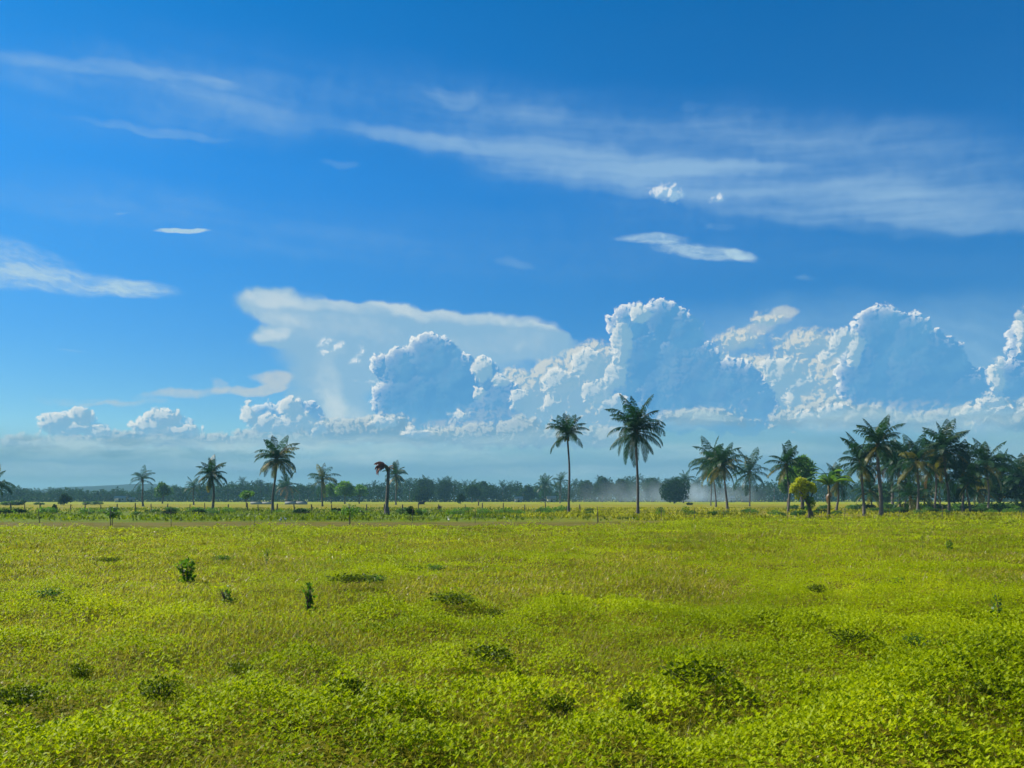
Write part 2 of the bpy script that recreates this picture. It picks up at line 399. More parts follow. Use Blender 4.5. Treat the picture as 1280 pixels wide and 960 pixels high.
def bark(name, a, b, ring=True):
    def fn(T):
        o = obj_coord()
        n = noise(o, 5, 5, .65)
        c = ramp(n, [(.3, a), (.7, b)])
        if ring:
            w = E.node('ShaderNodeTexWave', wave_type='BANDS', bands_direction='Z'); E.put(w.inputs['Vector'], o)
            w.inputs['Scale'].default_value = 2.2; w.inputs['Distortion'].default_value = 2.0
            c = mixc(E(w.outputs['Fac']) * 0.35, c, (a[0] * .6, a[1] * .6, a[2] * .6, 1))
        return principled(T, c, .9, .15)
    return material(name, fn)
M['palm_bark'] = bark('palm_bark', (.085, .07, .065), (.19, .165, .145))
M['bark'] = bark('tree_bark', (.05, .04, .03), (.13, .10, .08), False)
M['husk'] = bark('palm_husk', (.05, .045, .02), (.14, .11, .05), False)
M['nut'] = bark('coconut', (.10, .12, .02), (.2, .17, .04), False)
M['post'] = bark('weathered_post', (.05, .045, .04), (.13, .115, .10), False)
M['hide'] = bark('dark_hide', (.012, .011, .012), (.03, .026, .025), False)
M['wire'] = material('rusty_wire', lambda T: principled(T, (.12, .09, .07, 1), .6, .4))
M['plaster'] = bark('pale_plaster', (.26, .27, .23), (.38, .38, .34), False)
M['tin'] = bark('tin_roof', (.22, .24, .23), (.36, .37, .35), False)
M['rust_tin'] = bark('rusty_tin_roof', (.30, .22, .17), (.5, .42, .36), False)
M['thatch'] = bark('thatch', (.10, .085, .06), (.2, .17, .12), False)
M['dark_wood'] = bark('dark_wood', (.03, .025, .02), (.07, .055, .045), False)
M['white'] = bark('white_feather', (.72, .71, .67), (.82, .81, .78), False)

# ------------------------------------------------------------------ mesh helpers
def np_mesh(name, verts, quads, mats, mi=None, smooth_=False):
    verts = np.asarray(verts, np.float32).reshape(-1, 3)
    quads = np.asarray(quads, np.int32)
    k = quads.shape[1]
    me = bpy.data.meshes.new(name)
    me.vertices.add(len(verts)); me.vertices.foreach_set('co', verts.ravel())
    me.loops.add(quads.size); me.loops.foreach_set('vertex_index', quads.ravel())
    me.polygons.add(len(quads))
    me.polygons.foreach_set('loop_start', np.arange(0, quads.size, k, dtype=np.int32))
    for m in mats: me.materials.append(m)
    if mi is not None: me.polygons.foreach_set('material_index', np.asarray(mi, np.int32))
    if smooth_: me.polygons.foreach_set('use_smooth', np.ones(len(quads), bool))
    me.update(calc_edges=True)
    return me
class MB:
    """collects quads for ONE mesh"""
    def __init__(s): s.v = []; s.f = []; s.m = []; s.n = 0
    def add(s, v, f, m=0):
        v = np.asarray(v, float).reshape(-1, 3); f = np.asarray(f, int)
        s.v.append(v); s.f.append(f + s.n); s.m.append(np.full(len(f), m)); s.n += len(v)
    def tube(s, pts, rad, sides=8, m=0, cap=True, rough=0.0, rng=None):
        pts = [Vector(p) for p in pts]
        n = len(pts); ring = []
        for i, p in enumerate(pts):
            t = (pts[min(i + 1, n - 1)] - pts[max(i - 1, 0)]).normalized()
            a = t.cross(Vector((0, 1, 0)) if abs(t.y) < .9 else Vector((1, 0, 0))).normalized(); b = t.cross(a)
            for k in range(sides):
                q = 2 * math.pi * k / sides
                r = rad[i] * (1 + (rng.uniform(-rough, rough) if rng else 0))
                ring.append(p + (a * math.cos(q) + b * math.sin(q)) * r)
        f = []
        for i in range(n - 1):
            for k in range(sides):
                k2 = (k + 1) % sides
                f.append((i * sides + k, i * sides + k2, (i + 1) * sides + k2, (i + 1) * sides + k))
        if cap:
            ring.append(pts[-1]); c = len(ring) - 1
            for k in range(0, sides, 2):
                f.append(((n - 1) * sides + k, (n - 1) * sides + (k + 1) % sides, (n - 1) * sides + (k + 2) % sides, c))
        s.add([tuple(p) for p in ring], f, m)
    def box(s, x0, y0, z0, x1, y1, z1, m=0):
        v = [(x, y, z) for z in (z0, z1) for y in (y0, y1) for x in (x0, x1)]
        s.add(v, [(0, 2, 3, 1), (4, 5, 7, 6), (0, 1, 5, 4), (2, 6, 7, 3), (0, 4, 6, 2), (1, 3, 7, 5)], m)
    def blob(s, c, r, m=0, seg=10, rough=0.0, rng=None):
        rx, ry, rz = r if hasattr(r, '__len__') else (r, r, r)
        rows = seg // 2; v = []
        for i in range(rows + 1):
            th = math.pi * i / rows
            for k in range(seg):
                q = 2 * math.pi * k / seg
                w = 1 + (rng.uniform(-rough, rough) if rng else 0)
                v.append((c[0] + rx * math.sin(th) * math.cos(q) * w, c[1] + ry * math.sin(th) * math.sin(q) * w, c[2] + rz * math.cos(th) * w))
        f = [(i * seg + k, (i + 1) * seg + k, (i + 1) * seg + (k + 1) % seg, i * seg + (k + 1) % seg) for i in range(rows) for k in range(seg)]
        s.add(v, f, m)
    def mesh(s, name, mats, smooth_=False):
        return np_mesh(name, np.concatenate(s.v), np.concatenate(s.f), mats, np.concatenate(s.m), smooth_)
def link(name, data, parent=None, loc=(0, 0, 0), rz=0.0):
    o = bpy.data.objects.new(name, data); C.objects.link(o)
    o.location = loc; o.rotation_euler = (0, 0, rz)
    if parent is not None: o.parent = parent
    return o
def tag(o, label=None, cat=None, group=None, kind=None):
    for k, v in (('label', label), ('category', cat), ('group', group), ('kind', kind)):
        if v: o[k] = v
    return o
def thing(name, label, cat, loc=(0, 0, 0), rz=0.0, group=None):
    return tag(link(name, None, None, loc, rz), label, cat, group)

def leaves(c, d, n, L, W, fold=0.15):
    """leaf-shaped quads: base points c, directions d, normals n (arrays)"""
    d = d / np.linalg.norm(d, axis=1, keepdims=True)
    s = np.cross(d, n); s /= np.maximum(np.linalg.norm(s, axis=1, keepdims=True), 1e-6)
    n = np.cross(s, d)
    L = np.asarray(L)[:, None]; W = np.asarray(W)[:, None]
    mid = c + d * L * .45
    v = np.stack([c, mid + s * W * .5 + n * W * fold, c + d * L - n * L * .08, mid - s * W * .5 + n * W * fold], 1)
    return v.reshape(-1, 3)
def quads_for(v): return np.arange(len(v), dtype=np.int32).reshape(-1, 4)
def unit(r, n):
    v = r.normal(size=(n, 3)); return v / np.linalg.norm(v, axis=1, keepdims=True)

# value noise for laying out the field
_tab = np.random.default_rng(11).random((256, 256))
def vnoise(x, y):
    xi, yi = np.floor(x).astype(int), np.floor(y).astype(int)
    fx, fy = x - xi, y - yi
    fx, fy = fx * fx * (3 - 2 * fx), fy * fy * (3 - 2 * fy)
    g = lambda a, b: _tab[a & 255, b & 255]
    return (g(xi, yi) * (1 - fx) + g(xi + 1, yi) * fx) * (1 - fy) + (g(xi, yi + 1) * (1 - fx) + g(xi + 1, yi + 1) * fx) * fy
def fbm(x, y, o=4):
    a, s, t = .5, 0, 0
    for i in range(o):
        s = s + a * vnoise(x + 17.3 * i, y + 9.1 * i); t += a; x, y, a = x * 2.03, y * 2.03, a * .5
    return s / t
def sstep(v, a, b):
    t = np.clip((v - a) / (b - a), 0, 1); return t * t * (3 - 2 * t)

# ------------------------------------------------------------------ ground, field and growth
def ground_height(x, y):
    near = np.exp(-np.maximum(y, 0) / 90)
    return ((fbm(x / 7, y / 7, 3) - .5) * .22 + (fbm(x / 2.1 + 40, y / 2.1, 3) - .5) * .12) * near
def make_ground():
    ys = np.concatenate([np.linspace(-20, 2, 12), np.linspace(2.4, 24, 109), np.geomspace(24.3, 1500, 110)])
    xs = np.linspace(-1, 1, 181)
    half = np.maximum(np.abs(ys) * .75 + 8, 30)[:, None] * np.ones_like(xs)[None]
    half[ys > 1000] = 1150
    X = half * xs[None]; Y = ys[:, None] * np.ones_like(xs)[None]
    # wide skirts at both sides so the plain reaches far
    X[:, 0] = -1150; X[:, -1] = 1150
    Z = ground_height(X, Y); Z[:, 0] = 0; Z[:, -1] = 0
    v = np.stack([X, Y, Z], -1).reshape(-1, 3)
    ny, nx = X.shape
    i = np.arange(ny - 1)[:, None] * nx + np.arange(nx - 1)[None]
    f = np.stack([i, i + 1, i + nx + 1, i + nx], -1).reshape(-1, 4)
    def fn(T):
        p = obj_coord()
        sp = E.node('ShaderNodeSeparateXYZ'); E.put(sp.inputs[0], p)
        x, y = E(sp.outputs[0]), E(sp.outputs[1])
        big = noise(p, .06, 4, .6); mid = noise(p, .5, 5, .65); fine = noise(p, 5, 4, .7)
        wob = (big - .5) * 26
        turf = ramp(mid * .5 + fine * .5, [(.32, (.04, .042, .003)), (.5, (.10, .098, .005)), (.66, (.18, .155, .014))])
        soil = ramp(fine * .5 + mid * .5, [(.35, (.07, .055, .018)), (.65, (.14, .115, .026))])
        lush = ramp(mid * .4 + fine * .6, [(.35, (.06, .10, .005)), (.65, (.13, .17, .008))])
        rice = ramp(noise(vmath('MULTIPLY', p, (.02, .1, 0)), 1, 5, .65), [(.3, (.15, .15, .008)), (.55, (.20, .175, .012)), (.75, (.14, .16, .008))])
        far_green = ramp(big, [(.35, (.16, .20, .008)), (.65, (.23, .23, .010))])
        yl = y + wob * 0.25
        c = turf
        left = smooth(x + wob, 20, -6)
        strip = smooth(yl, 50, 53) * smooth(yl, 61, 57) * linear(mid, .35, .55) * (left * .75 + .25)
        c = mixc(smooth(yl, 56, 62), c, mixc(left, ramp(mid, [(.35, (.13, .125, .012)), (.65, (.21, .175, .025))]), lush))
        c = mixc(strip, c, soil)
        c = mixc(smooth(y + wob * .3, 100, 118), c, rice)
        c = mixc(smooth(y + wob, 215, 260), c, far_green)
        return principled(T, c, .95, .05)
    me = np_mesh('ground', v, f, [material('field_ground', fn)], smooth_=True)
    tag(link('ground', me), 'flat yellow green field running to the distant wood', 'ground', kind='structure')
make_ground()

MOUNDS = []      # (x, y, radius, height) of the taller weed clumps one sees in the field
for (px, py, rpx, hh) in ((137, 712, 10, .22), (280, 706, 9, .18), (565, 764, 26, .24), (440, 740, 26, .2), (612, 850, 22, .26), (1062, 822, 16, .28), (1143, 822, 14, .24),
                          (1188, 868, 26, .30), (870, 874, 34, .26), (195, 900, 34, .30), (432, 900, 26, .28), (1020, 750, 12, .2), (1124, 734, 12, .2), (25, 896, 34, .26),
                          (760, 950, 50, .2), (1240, 838, 30, .24), (700, 760, 30, .16), (640, 815, 40, .14), (330, 745, 16, .22), (60, 760, 26, .2), (1180, 800, 30, .14), (930, 790, 30, .16)):
    g = ground_at(px, py); MOUNDS.append((g.x, g.y, rpx / F * g.y, hh * 1.45))
_r = random.Random(77)
for i in range(70):
    g = ground_at(_r.uniform(-40, 1320), 664 + 300 * _r.random() ** 1.3)
    MOUNDS.append((g.x, g.y, _r.uniform(.18, .5), _r.uniform(.12, .34)))
DRY = []
for (px, py, rpx) in ((40, 950, 110), (400, 940, 90), (930, 862, 70), (1020, 846, 60), (1210, 935, 110), (840, 806, 70), (610, 930, 60), (330, 690, 60), (1130, 895, 50), (120, 800, 60), (520, 850, 60), (1000, 930, 60), (430, 700, 90), (860, 690, 90), (640, 680, 90), (1180, 700, 90)):
    g = ground_at(px, py); DRY.append((g.x, g.y, rpx / F * g.y))
def canopy(x, y):
    """height of the weed canopy and how leafy it is"""
    m = sstep(fbm(x / 1.5 + 5, y / 1.5, 4), .42, .72)
    leafy = sstep(fbm(x / 3.4 + 60, y / 4.5 + 30, 4), .43, .53)
    m2 = sstep(fbm(x / .55 + 9, y / .55 + 3, 2), .3, .7)
    h = .05 + leafy * (.06 + .26 * m) * (.45 + .75 * m2) + (1 - leafy) * .08 * m
    leafy = leafy * (1 - .72 * sstep(y + (fbm(x / 6, y / 6, 3) - .5) * 14, 15, 30))
    dry = np.zeros_like(x)
    for (mx, my, r) in DRY: dry = np.maximum(dry, np.exp(-((x - mx) / r) ** 2 - ((y - my) / (r * 1.2)) ** 2))
    dry = np.clip(dry * (.5 + fbm(x / .7, y / .7, 3)), 0, 1)
    leafy = leafy * (1 - dry); h = h * (1 - .45 * dry)
    b = np.zeros_like(x)
    for (mx, my, r, hh) in MOUNDS:
        b = np.maximum(b, hh * np.exp(-(((x - mx) / (r * 1.3)) ** 2 + ((y - my) / (r * 1.1 + .12)) ** 2)))
    return h + b, np.maximum(leafy, np.clip(b * 5, 0, 1))
def scatter(r, n, d0, d1, power, clip=True):
    """n points in the field, number per area falling as depth**-power; a margin to both sides"""
    u = r.random(n * 2)
    if abs(power - 2) < 1e-6: d = d0 * (d1 / d0) ** u
    else:
        a, b = d0 ** (2 - power), d1 ** (2 - power); d = (a + u * (b - a)) ** (1 / (2 - power))
    x = r.uniform(-1, 1, n * 2) * (d * .80 + 3.5)
    ok = d < 46 + 25 * sstep(x + (fbm(x / 9, d / 9, 3) - .5) * 30, 2, 16) + (fbm(x / 5, d / 3, 3) - .5) * 8
    if clip: d, x = d[ok], x[ok]
    return x[:n], d[:n]
def make_growth(k=1.18):
    r = np.random.default_rng(3)
    def leafsize(d, s0, g): return np.maximum(s0, g * d)
    # leafy weeds: whorls of pointed leaves near the top of the canopy
    def weeds(n, d0, d1, power, tips):
        x, y = scatter(r, n, d0, d1, power); n = len(x)
        h, leafy = canopy(x, y)
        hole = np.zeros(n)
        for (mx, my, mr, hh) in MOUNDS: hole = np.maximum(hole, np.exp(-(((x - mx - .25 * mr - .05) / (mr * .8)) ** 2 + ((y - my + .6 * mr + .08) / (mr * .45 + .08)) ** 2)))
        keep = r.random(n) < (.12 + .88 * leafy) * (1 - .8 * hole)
        x, y, h = x[keep], y[keep], h[keep]; n = len(x)
        z = ground_height(x, y) + h * (r.random(n) ** .45) * r.uniform(.75, 1.15, n)
        s = leafsize(y, .035, .0022) * r.uniform(.6, 1.4, n) * (.62 + .8 * fbm(x / 1.8 + 3, y / 2.2 + 70, 3))
        vs = []
        tilt = r.normal(size=(n, 3)) * .35; tilt[:, 2] = 1
        tilt /= np.linalg.norm(tilt, axis=1, keepdims=True)
        a0 = r.uniform(0, 6.28, n)
        for i in range(tips):
            a = a0 + i * 6.2832 / tips + r.normal(size=n) * .35
            up = r.uniform(.15, 1.3, n)
            d = np.stack([np.cos(a), np.sin(a), up], 1) + tilt * .3
            nn = np.stack([-np.cos(a) * up, -np.sin(a) * up, np.ones(n)], 1) + r.normal(size=(n, 3)) * .3
            L = s * r.uniform(.75, 1.2, n)
            vs.append(leaves(np.stack([x, y, z], 1), d, nn, L, L * r.uniform(.30, .46, n)))
        return np.concatenate(vs)
    v = np.concatenate([weeds(int(270000 * k), 3.0, 14, 0.7, 4), weeds(int(330000 * k), 14, 71, 2.1, 3)])
    tag(link('leafy_weeds', np_mesh('leafy_weeds', v, quads_for(v), [M['weed']])), 'yellow green leafy weeds covering the field', 'weeds', kind='stuff')
    # grass blades between them, and dry straw
    def blades(n, d0, d1, power, hmul, wide, straw):
        x, y = scatter(r, n, d0, d1, power); n = len(x)
        h, leafy = canopy(x, y)
        keep = r.random(n) < (1 - .85 * leafy if not straw else .9 - .75 * leafy)
        x, y, h = x[keep], y[keep], h[keep]; n = len(x)
        z = ground_height(x, y) - .01
        a = r.uniform(0, 6.28, n); lean = r.uniform(.3, 1.9, n) if not straw else r.uniform(.3, 2.2, n)
        d = np.stack([np.cos(a) * lean, np.sin(a) * lean, np.ones(n)], 1)
        nn = np.stack([-np.cos(a), -np.sin(a), lean], 1) + r.normal(size=(n, 3)) * .4
        L = (h * .5 + .055) * r.uniform(.6, 1.5, n) * hmul
        W = np.maximum(.006, wide * y) * r.uniform(.7, 1.3, n)
        return leaves(np.stack([x, y, z], 1), d, nn, L, W)
    for args, mat, lab in (((int(260000 * k), 3.0, 14, .8, 1.1, .0008, False), 'blade', 'fine yellow green grass among the weeds'),
                           ((int(120000 * k), 14, 30, 1.8, 1.15, .0010, False), 'blade', 'yellow green grass in the middle of the field'),
                           ((int(210000 * k), 26, 72, 2.2, 1.15, .0010, False), 'dry_blade', 'drier olive grass in the back of the field')):
        v = blades(*args)
        tag(link('grass', np_mesh('grass', v, quads_for(v), [M[mat]])), lab, 'grass', kind='stuff')
    v = np.concatenate([blades(int(50000 * k), 3.0, 14, .8, 1.0, .0008, True), blades(int(60000 * k), 14, 72, 2.2, 1.2, .0009, True)])
    tag(link('dry_grass', np_mesh('dry_grass', v, quads_for(v), [M['straw']])), 'pale dry straw lying through the field', 'dry grass', kind='stuff')
    # low growth in the middle distance: scrubby tufts towards and along the fences
    n = int(60000 * k)
    x, y = scatter(r, n, 60, 135, 1.6, False)
    keep = r.random(n) < sstep(fbm(x / 6, y / 9, 4), .42, .62) * .9 + .1
    x, y = x[keep], y[keep]; n = len(x)
    d = r.normal(size=(n, 3)) * .6; d[:, 2] = 1
    s = .22 + .14 * r.random(n)
    v = leaves(np.stack([x, y, r.random(n) * .14], 1), d, r.normal(size=(n, 3)), s, s * .5)
    left = np.repeat(x + (fbm(x / 9, y / 9, 3) - .5) * 30 < 4, 4)
    for sel, mat, lab in ((left, 'lush_blade', 'short lush green grass along the left fence'), (~left, 'blade', 'rough grass under the right palms')):
        tag(link('rough_grass', np_mesh('rough_grass', v[sel], quads_for(v[sel]), [M[mat]])), lab, 'grass', kind='stuff')
make_growth()
# ------------------------------------------------------------------ palms
RNG = random.Random(21)
def frond_mesh(name, seed, L, e0, bend, mats, n=26, droop=0.5, wide=0.085, lmax=0.25, ragged=0.0, side_bend=0.0):
    """one feather leaf: arching midrib along +X with two rows of drooping leaflets"""
    r = random.Random(seed)
    b = MB(); N = 14; pts = []; tan = []
    p = Vector((0, 0, 0)); yaw = 0
    for i in range(N + 1):
        t = i / N
        a = max(R(e0) - R(bend) * t ** 1.35, R(-86))
        yaw = side_bend * t * t
        d = Vector((math.cos(a) * math.cos(yaw), math.cos(a) * math.sin(yaw), math.sin(a)))
        pts.append(p.copy()); tan.append(d); p = p + d * (L / N)
    b.tube(pts, [0.055 * (1 - .8 * i / N) * (1.5 if i < 2 else 1) for i in range(N + 1)], 4, 0, False)
    for sgn in (-1, 1):
        for k in range(n):
            t = .10 + .88 * (k + r.uniform(-.25, .25)) / (n - 1)
            t = min(max(t, .06), .985)
            if r.random() < ragged: continue
            i = min(int(t * N), N - 1); f = t * N - i
            q = pts[i].lerp(pts[i + 1], f); d = tan[i].lerp(tan[i + 1], f).normalized()
            up = Vector((0, 0, 1)); up = (up - d * up.dot(d))
            up = up.normalized() if up.length > .05 else Vector((1, 0, 0))
            s = d.cross(up).normalized() * sgn
            ln = L * lmax * (math.sin(math.pi * min(t * .86 + .17, 1)) ** .7) * r.uniform(.85, 1.12) + .12
            dr = droop * r.uniform(.6, 1.5)
            dir1 = (s * .85 + d * .62 + up * .22 - Vector((0, 0, dr * .6))).normalized()
            dir2 = (s * .45 + d * .5 - Vector((0, 0, dr * 1.8))).normalized()
            w = wide * r.uniform(.8, 1.2)
            e = d * w * .5
            m1 = q + dir1 * ln * .55; m2 = m1 + dir2 * ln * .45
            b.add([q - e * .7, q + e * .7, m1 + e, m1 - e], [(0, 1, 2, 3)])
            b.add([m1 - e, m1 + e, m2 + e * .2, m2 - e * .2], [(0, 1, 2, 3)])
    return b.mesh(name, mats)

CLASSES = [(84, 38), (70, 66), (54, 92), (34, 98), (12, 90), (-14, 70), (-40, 48)]
def frond_set(name, L, mat, n=30, wide=.10, droop=.6, ragged=.04, variants=2):
    return [[frond_mesh(name, 100 * c + v, L * (1 if c < 5 else .92) * (1, .9, 1.05)[v], e + (-4, 5, 0)[v], bd + (8, -8, 0)[v], [M[mat]], n, droop, wide, .25, ragged, (-.35, .3, 0)[v])
             for v in range(variants)] for c, (e, bd) in enumerate(CLASSES)]
# unit-size sets (4 m leaves); each palm scales its crown
SETS = {'green': frond_set('frond', 4.0, 'frond'), 'yellow': frond_set('frond', 4.0, 'frond_yellow', ragged=.12), 'dry': frond_set('frond', 4.0, 'frond_dry', ragged=.3, droop=.9),
        'thin': frond_set('frond', 4.0, 'frond', n=24, ragged=.15, wide=.09)}
def crown_core(r, nuts=True):
    b = MB()
    b.tube([(0, 0, -.75), (0, 0, -.3), (0, 0, .15), (0.03, 0, .7)], [.17, .26, .24, .06], 8, 0, True, .12, r)
    for k in range(9):
        a = k * 2.4; z = -.35 - .1 * (k % 3)
        b.tube([(0, 0, z + .1), (math.cos(a) * .3, math.sin(a) * .3, z + .25)], [.09, .05], 4, 0)
    if nuts:
        for k in range(r.randint(5, 11)):
            a = r.uniform(0, 6.28); q = r.uniform(.22, .42)
            b.blob((math.cos(a) * q, math.sin(a) * q, -.45 - r.uniform(0, .45)), (.13, .13, .16), 1, 6)
    return b.mesh('crown', [M['husk'], M['nut']])
def trunk_mesh(H, lean, r, rb=.17, rt=.12, flare=1.9, curve=.25):
    b = MB(); pts = []; rad = []
    ph = r.uniform(0, 6.28)
    for i in range(15):
        t = i / 14
        pts.append((lean[0] * t ** 1.6 + math.sin(t * 3.1 + ph) * curve * t * (1 - t), lean[1] * t ** 1.6, -0.15 + (H + .15) * t))
        rad.append((rb + (rt - rb) * t) * (1 + (flare - 1) * math.exp(-t * H / .45)) * r.uniform(.95, 1.05))
    b.tube(pts, rad, 9, 0, True, .05, r)
    return b.mesh('trunk', [M['palm_bark']], True)
def palm(label, px, ytop, xb, yb, Lpx, n=22, style='green', mix_=(), group=None, skirt=0.25, up=1.0, rb=.17, nuts=True, seed=None, whole=False, d=None, pick=None, curve=.25, side=None):
    """a coconut palm: foot at photo (xb, yb), leaf tips up to row ytop above column px, leaves Lpx long"""
    r = random.Random(seed if seed is not None else int(px * 7 + yb))
    d = d or dist(yb)
    foot = Vector(((xb - 640) / F * d, d, 0)); s = (Lpx * 1.22 / F * d) / 4.0
    top = (HY - ytop) / F * d + CH
    H = max(top - 3.45 * s * up, 1.2)
    t = thing('coconut_palm', label, 'palm tree', foot, 0, group)
    lean = ((px - xb) / F * d, 0)
    link('trunk', trunk_mesh(H, lean, r, rb * .82, rb * .6, curve=curve if curve != .25 else r.uniform(.2, .9)), t)
    hub = Vector((lean[0], 0, H))
    if whole:            # far away: one mesh for the whole crown
        b = MB()
    crown = None if whole else link('crown', crown_core(r, nuts), t, hub)
    if crown: crown.scale = (s, s, s)
    a0 = r.uniform(0, 6.28)
    for k in range(n):
        q = (k + .5) / n
        e = q ** (1.0 - skirt * .45) * 6.7
        if pick: e = pick[k % len(pick)]
        c = min(int(e + r.uniform(-.3, .3)), 6) if e > .2 else 0
        c = max(c, 0)
        kind = style
        if c >= 5 and r.random() < .12 + .45 * skirt: kind = mix_[0] if mix_ else 'yellow'
        elif r.random() < .035: kind = 'yellow'
        me = SETS[kind][c][r.randrange(2)]
        az = a0 + k * 2.39996 + r.uniform(-.3, .3)
        if side is not None: az = side + r.uniform(-.7, .7)
        sc_ = r.uniform(.86, 1.12)
        if whole:
            co = np.empty(len(me.vertices) * 3, np.float32); me.vertices.foreach_get('co', co); co = co.reshape(-1, 3) * s * sc_
            qd = np.empty(len(me.loops), np.int32); me.loops.foreach_get('vertex_index', qd)
            ca, sa = math.cos(az), math.sin(az)
            co = np.stack([co[:, 0] * ca - co[:, 1] * sa, co[:, 0] * sa + co[:, 1] * ca, co[:, 2]], 1)
            b.add(co, qd.reshape(-1, 4), 0 if kind != 'dry' else 1)
        else:
            f = link('frond', me, crown, (math.cos(az) * .1, math.sin(az) * .1, .25 - .09 * c), az)
            f.scale = (sc_, sc_, sc_)
            f.rotation_euler = (r.uniform(-.25, .25), 0, az)
    if whole:
        link('crown', b.mesh('crown', [M[{'green': 'frond', 'thin': 'frond', 'yellow': 'frond_yellow', 'dry': 'frond_dry'}[style]], M['frond_dry']]), t, hub)
    return t

ROW = 'coconut palms in the grove at the right'
LEFT = 'scattered coconut palms in the left half of the field'
FARP = 'small palms far out before the wood'
palm('tall slender coconut palm with a short sparse crown, left of the tallest palm', 709, 517, 711, 643, 27, 20, 'green', ('dry',), 'two tall palms in the middle', skirt=.05, up=.95, rb=.16, pick=[0, 1, 1, 2, 2, 3, 3, 3, 4, 4, 4, 5, 5, 1, 2, 3, 4, 5, 4, 3])
palm('tallest coconut palm with a big full drooping crown and a dark foot', 795, 499, 797, 645, 38, 34, 'green', ('yellow',), 'two tall palms in the middle', skirt=.35, rb=.17)
palm('palm at the left edge of the photo, only its dark leaf tips showing', -9, 582, -10, 640, 22, 18, 'green', (), LEFT)
palm('small thin palm standing alone, first from the left clear of the wood', 178, 582, 179, 633, 16, 15, 'thin', ('dry',), LEFT, rb=.22, pick=[1, 2, 2, 3, 3, 4, 5, 5, 6, 2, 3, 4, 1, 3, 6])
palm('pale far palm just left of a dark drooping palm', 242, 594, 242, 631, 15, 18, 'thin', ('yellow',), FARP, rb=.2, whole=True)
palm('dark palm with a full low-hanging leaf skirt on a short trunk', 264, 571, 266, 640, 21, 30, 'green', ('yellow',), LEFT, skirt=.6, rb=.2)
palm('large shaggy palm with long leaves hanging beside its trunk, tallest of the left half', 346, 548, 341, 640, 27, 32, 'green', ('yellow',), LEFT, skirt=.75, rb=.2, up=.9, curve=.5)
palm('small palm with a brown withered skirt half behind the shaggy palm', 359, 590, 359, 629, 17, 22, 'green', ('dry',), FARP, skirt=.8, whole=True, rb=.2)
palm('pale green palm just left of the low bright trees', 403, 579, 403, 633, 20, 22, 'thin', ('yellow',), LEFT, rb=.2)
palm('bushy palm just right of the broken withered palm', 495, 577, 495, 631, 16, 24, 'green', ('yellow',), FARP, rb=.22, skirt=.5)
palm('small far palm with a wide crown, left of a pair before the wood', 681, 592, 681, 628.4, 15, 20, 'green', (), FARP, whole=True, rb=.2)
palm('small far palm with a slim bent trunk, right of a pair before the wood', 701, 588, 700, 629.2, 13, 16, 'thin', (), FARP, whole=True, rb=.2, curve=1.0)
palm('far palm rising behind the round dark tree', 856, 586, 854, 628.8, 14, 16, 'green', (), FARP, whole=True, rb=.2)
# the grove, left to right
palm('dense palm leaning over the smoke, left front of the grove', 891, 547, 895, 634, 29, 28, 'green', ('yellow',), ROW, skirt=.5)
palm('dark bushy palm with a dark trunk, second in the grove from the smoke', 904, 552, 909, 638, 27, 32, 'green', ('yellow',), ROW, skirt=.6, rb=.2)
palm('slim palm whose trunk stands just left of the dense palm by the smoke', 888, 566, 888.5, 632, 22, 16, 'green', (), ROW, rb=.15)
palm('starry-crowned palm standing clear in the gap between two clumps of the grove', 937, 563, 937, 633, 26, 26, 'thin', ('green',), ROW, skirt=.4)
palm('palm with curling upper leaves behind the yellow tree', 983, 554, 985, 641, 26, 22, 'green', (), ROW, skirt=.3, rb=.15)
palm('low palm right behind the banana plant', 1047, 579, 1045.5, 640, 22, 24, 'green', ('yellow',), ROW, skirt=.4)
palm('palm with a spreading crown, just left of the highest palm of the grove', 1076, 543, 1080, 644.5, 33, 28, 'green', ('yellow',), ROW, skirt=.4)
palm('highest palm of the grove with a thick pale grey trunk', 1097, 521, 1101, 645, 33, 28, 'green', ('yellow',), ROW, skirt=.35, rb=.24)
palm('dark stout-trunked palm just right of the highest palm of the grove', 1114, 550, 1115.5, 635, 31, 28, 'green', ('dry',), ROW, skirt=.7, rb=.34)
palm('upright palm with a plain grey trunk behind the stout-trunked palm', 1123, 547, 1124.5, 637, 28, 24, 'green', ('yellow',), ROW, skirt=.5)
palm('short thin palm with a yellowing skirt in the middle of the grove', 1132, 580, 1132, 637, 22, 18, 'green', ('yellow',), ROW, skirt=.8, rb=.14)
palm('feathery palm with a straight trunk in the middle of the grove', 1146, 546, 1147, 641.5, 30, 28, 'green', ('yellow',), ROW, skirt=.6)
palm('palm with orange dying leaves left under the second highest palm', 1168, 551, 1169, 640, 28, 26, 'green', ('dry',), ROW, skirt=.8)
palm('second highest palm of the grove with a bowed pale trunk', 1180, 528, 1186, 641.5, 33, 32, 'green', ('yellow',), ROW, skirt=.55, rb=.2)
palm('slim low palm behind the second highest palm', 1176, 572, 1175, 636, 24, 20, 'green', ('yellow',), ROW, rb=.14)
palm('palm with broad arching leaves over a dark trunk, right of the second highest palm', 1203, 554, 1204.5, 641.5, 32, 26, 'green', ('yellow',), ROW, skirt=.5)
palm('short palm with a swollen foot right of the arching palm', 1209, 582, 1212, 642, 22, 18, 'green', ('yellow',), ROW, skirt=.6, rb=.16)
palm('thin far palm seen between two trunks near the right end of the grove', 1218, 578, 1218.5, 635, 20, 16, 'green', (), ROW, rb=.13)
palm('pale-trunked palm standing before the dark spreading trees', 1233, 548, 1235, 639, 31, 28, 'green', ('yellow',), ROW, skirt=.5)
palm('leaning bushy palm above the dark spreading trees', 1252, 560, 1249, 636, 31, 28, 'green', ('yellow',), ROW, skirt=.4)
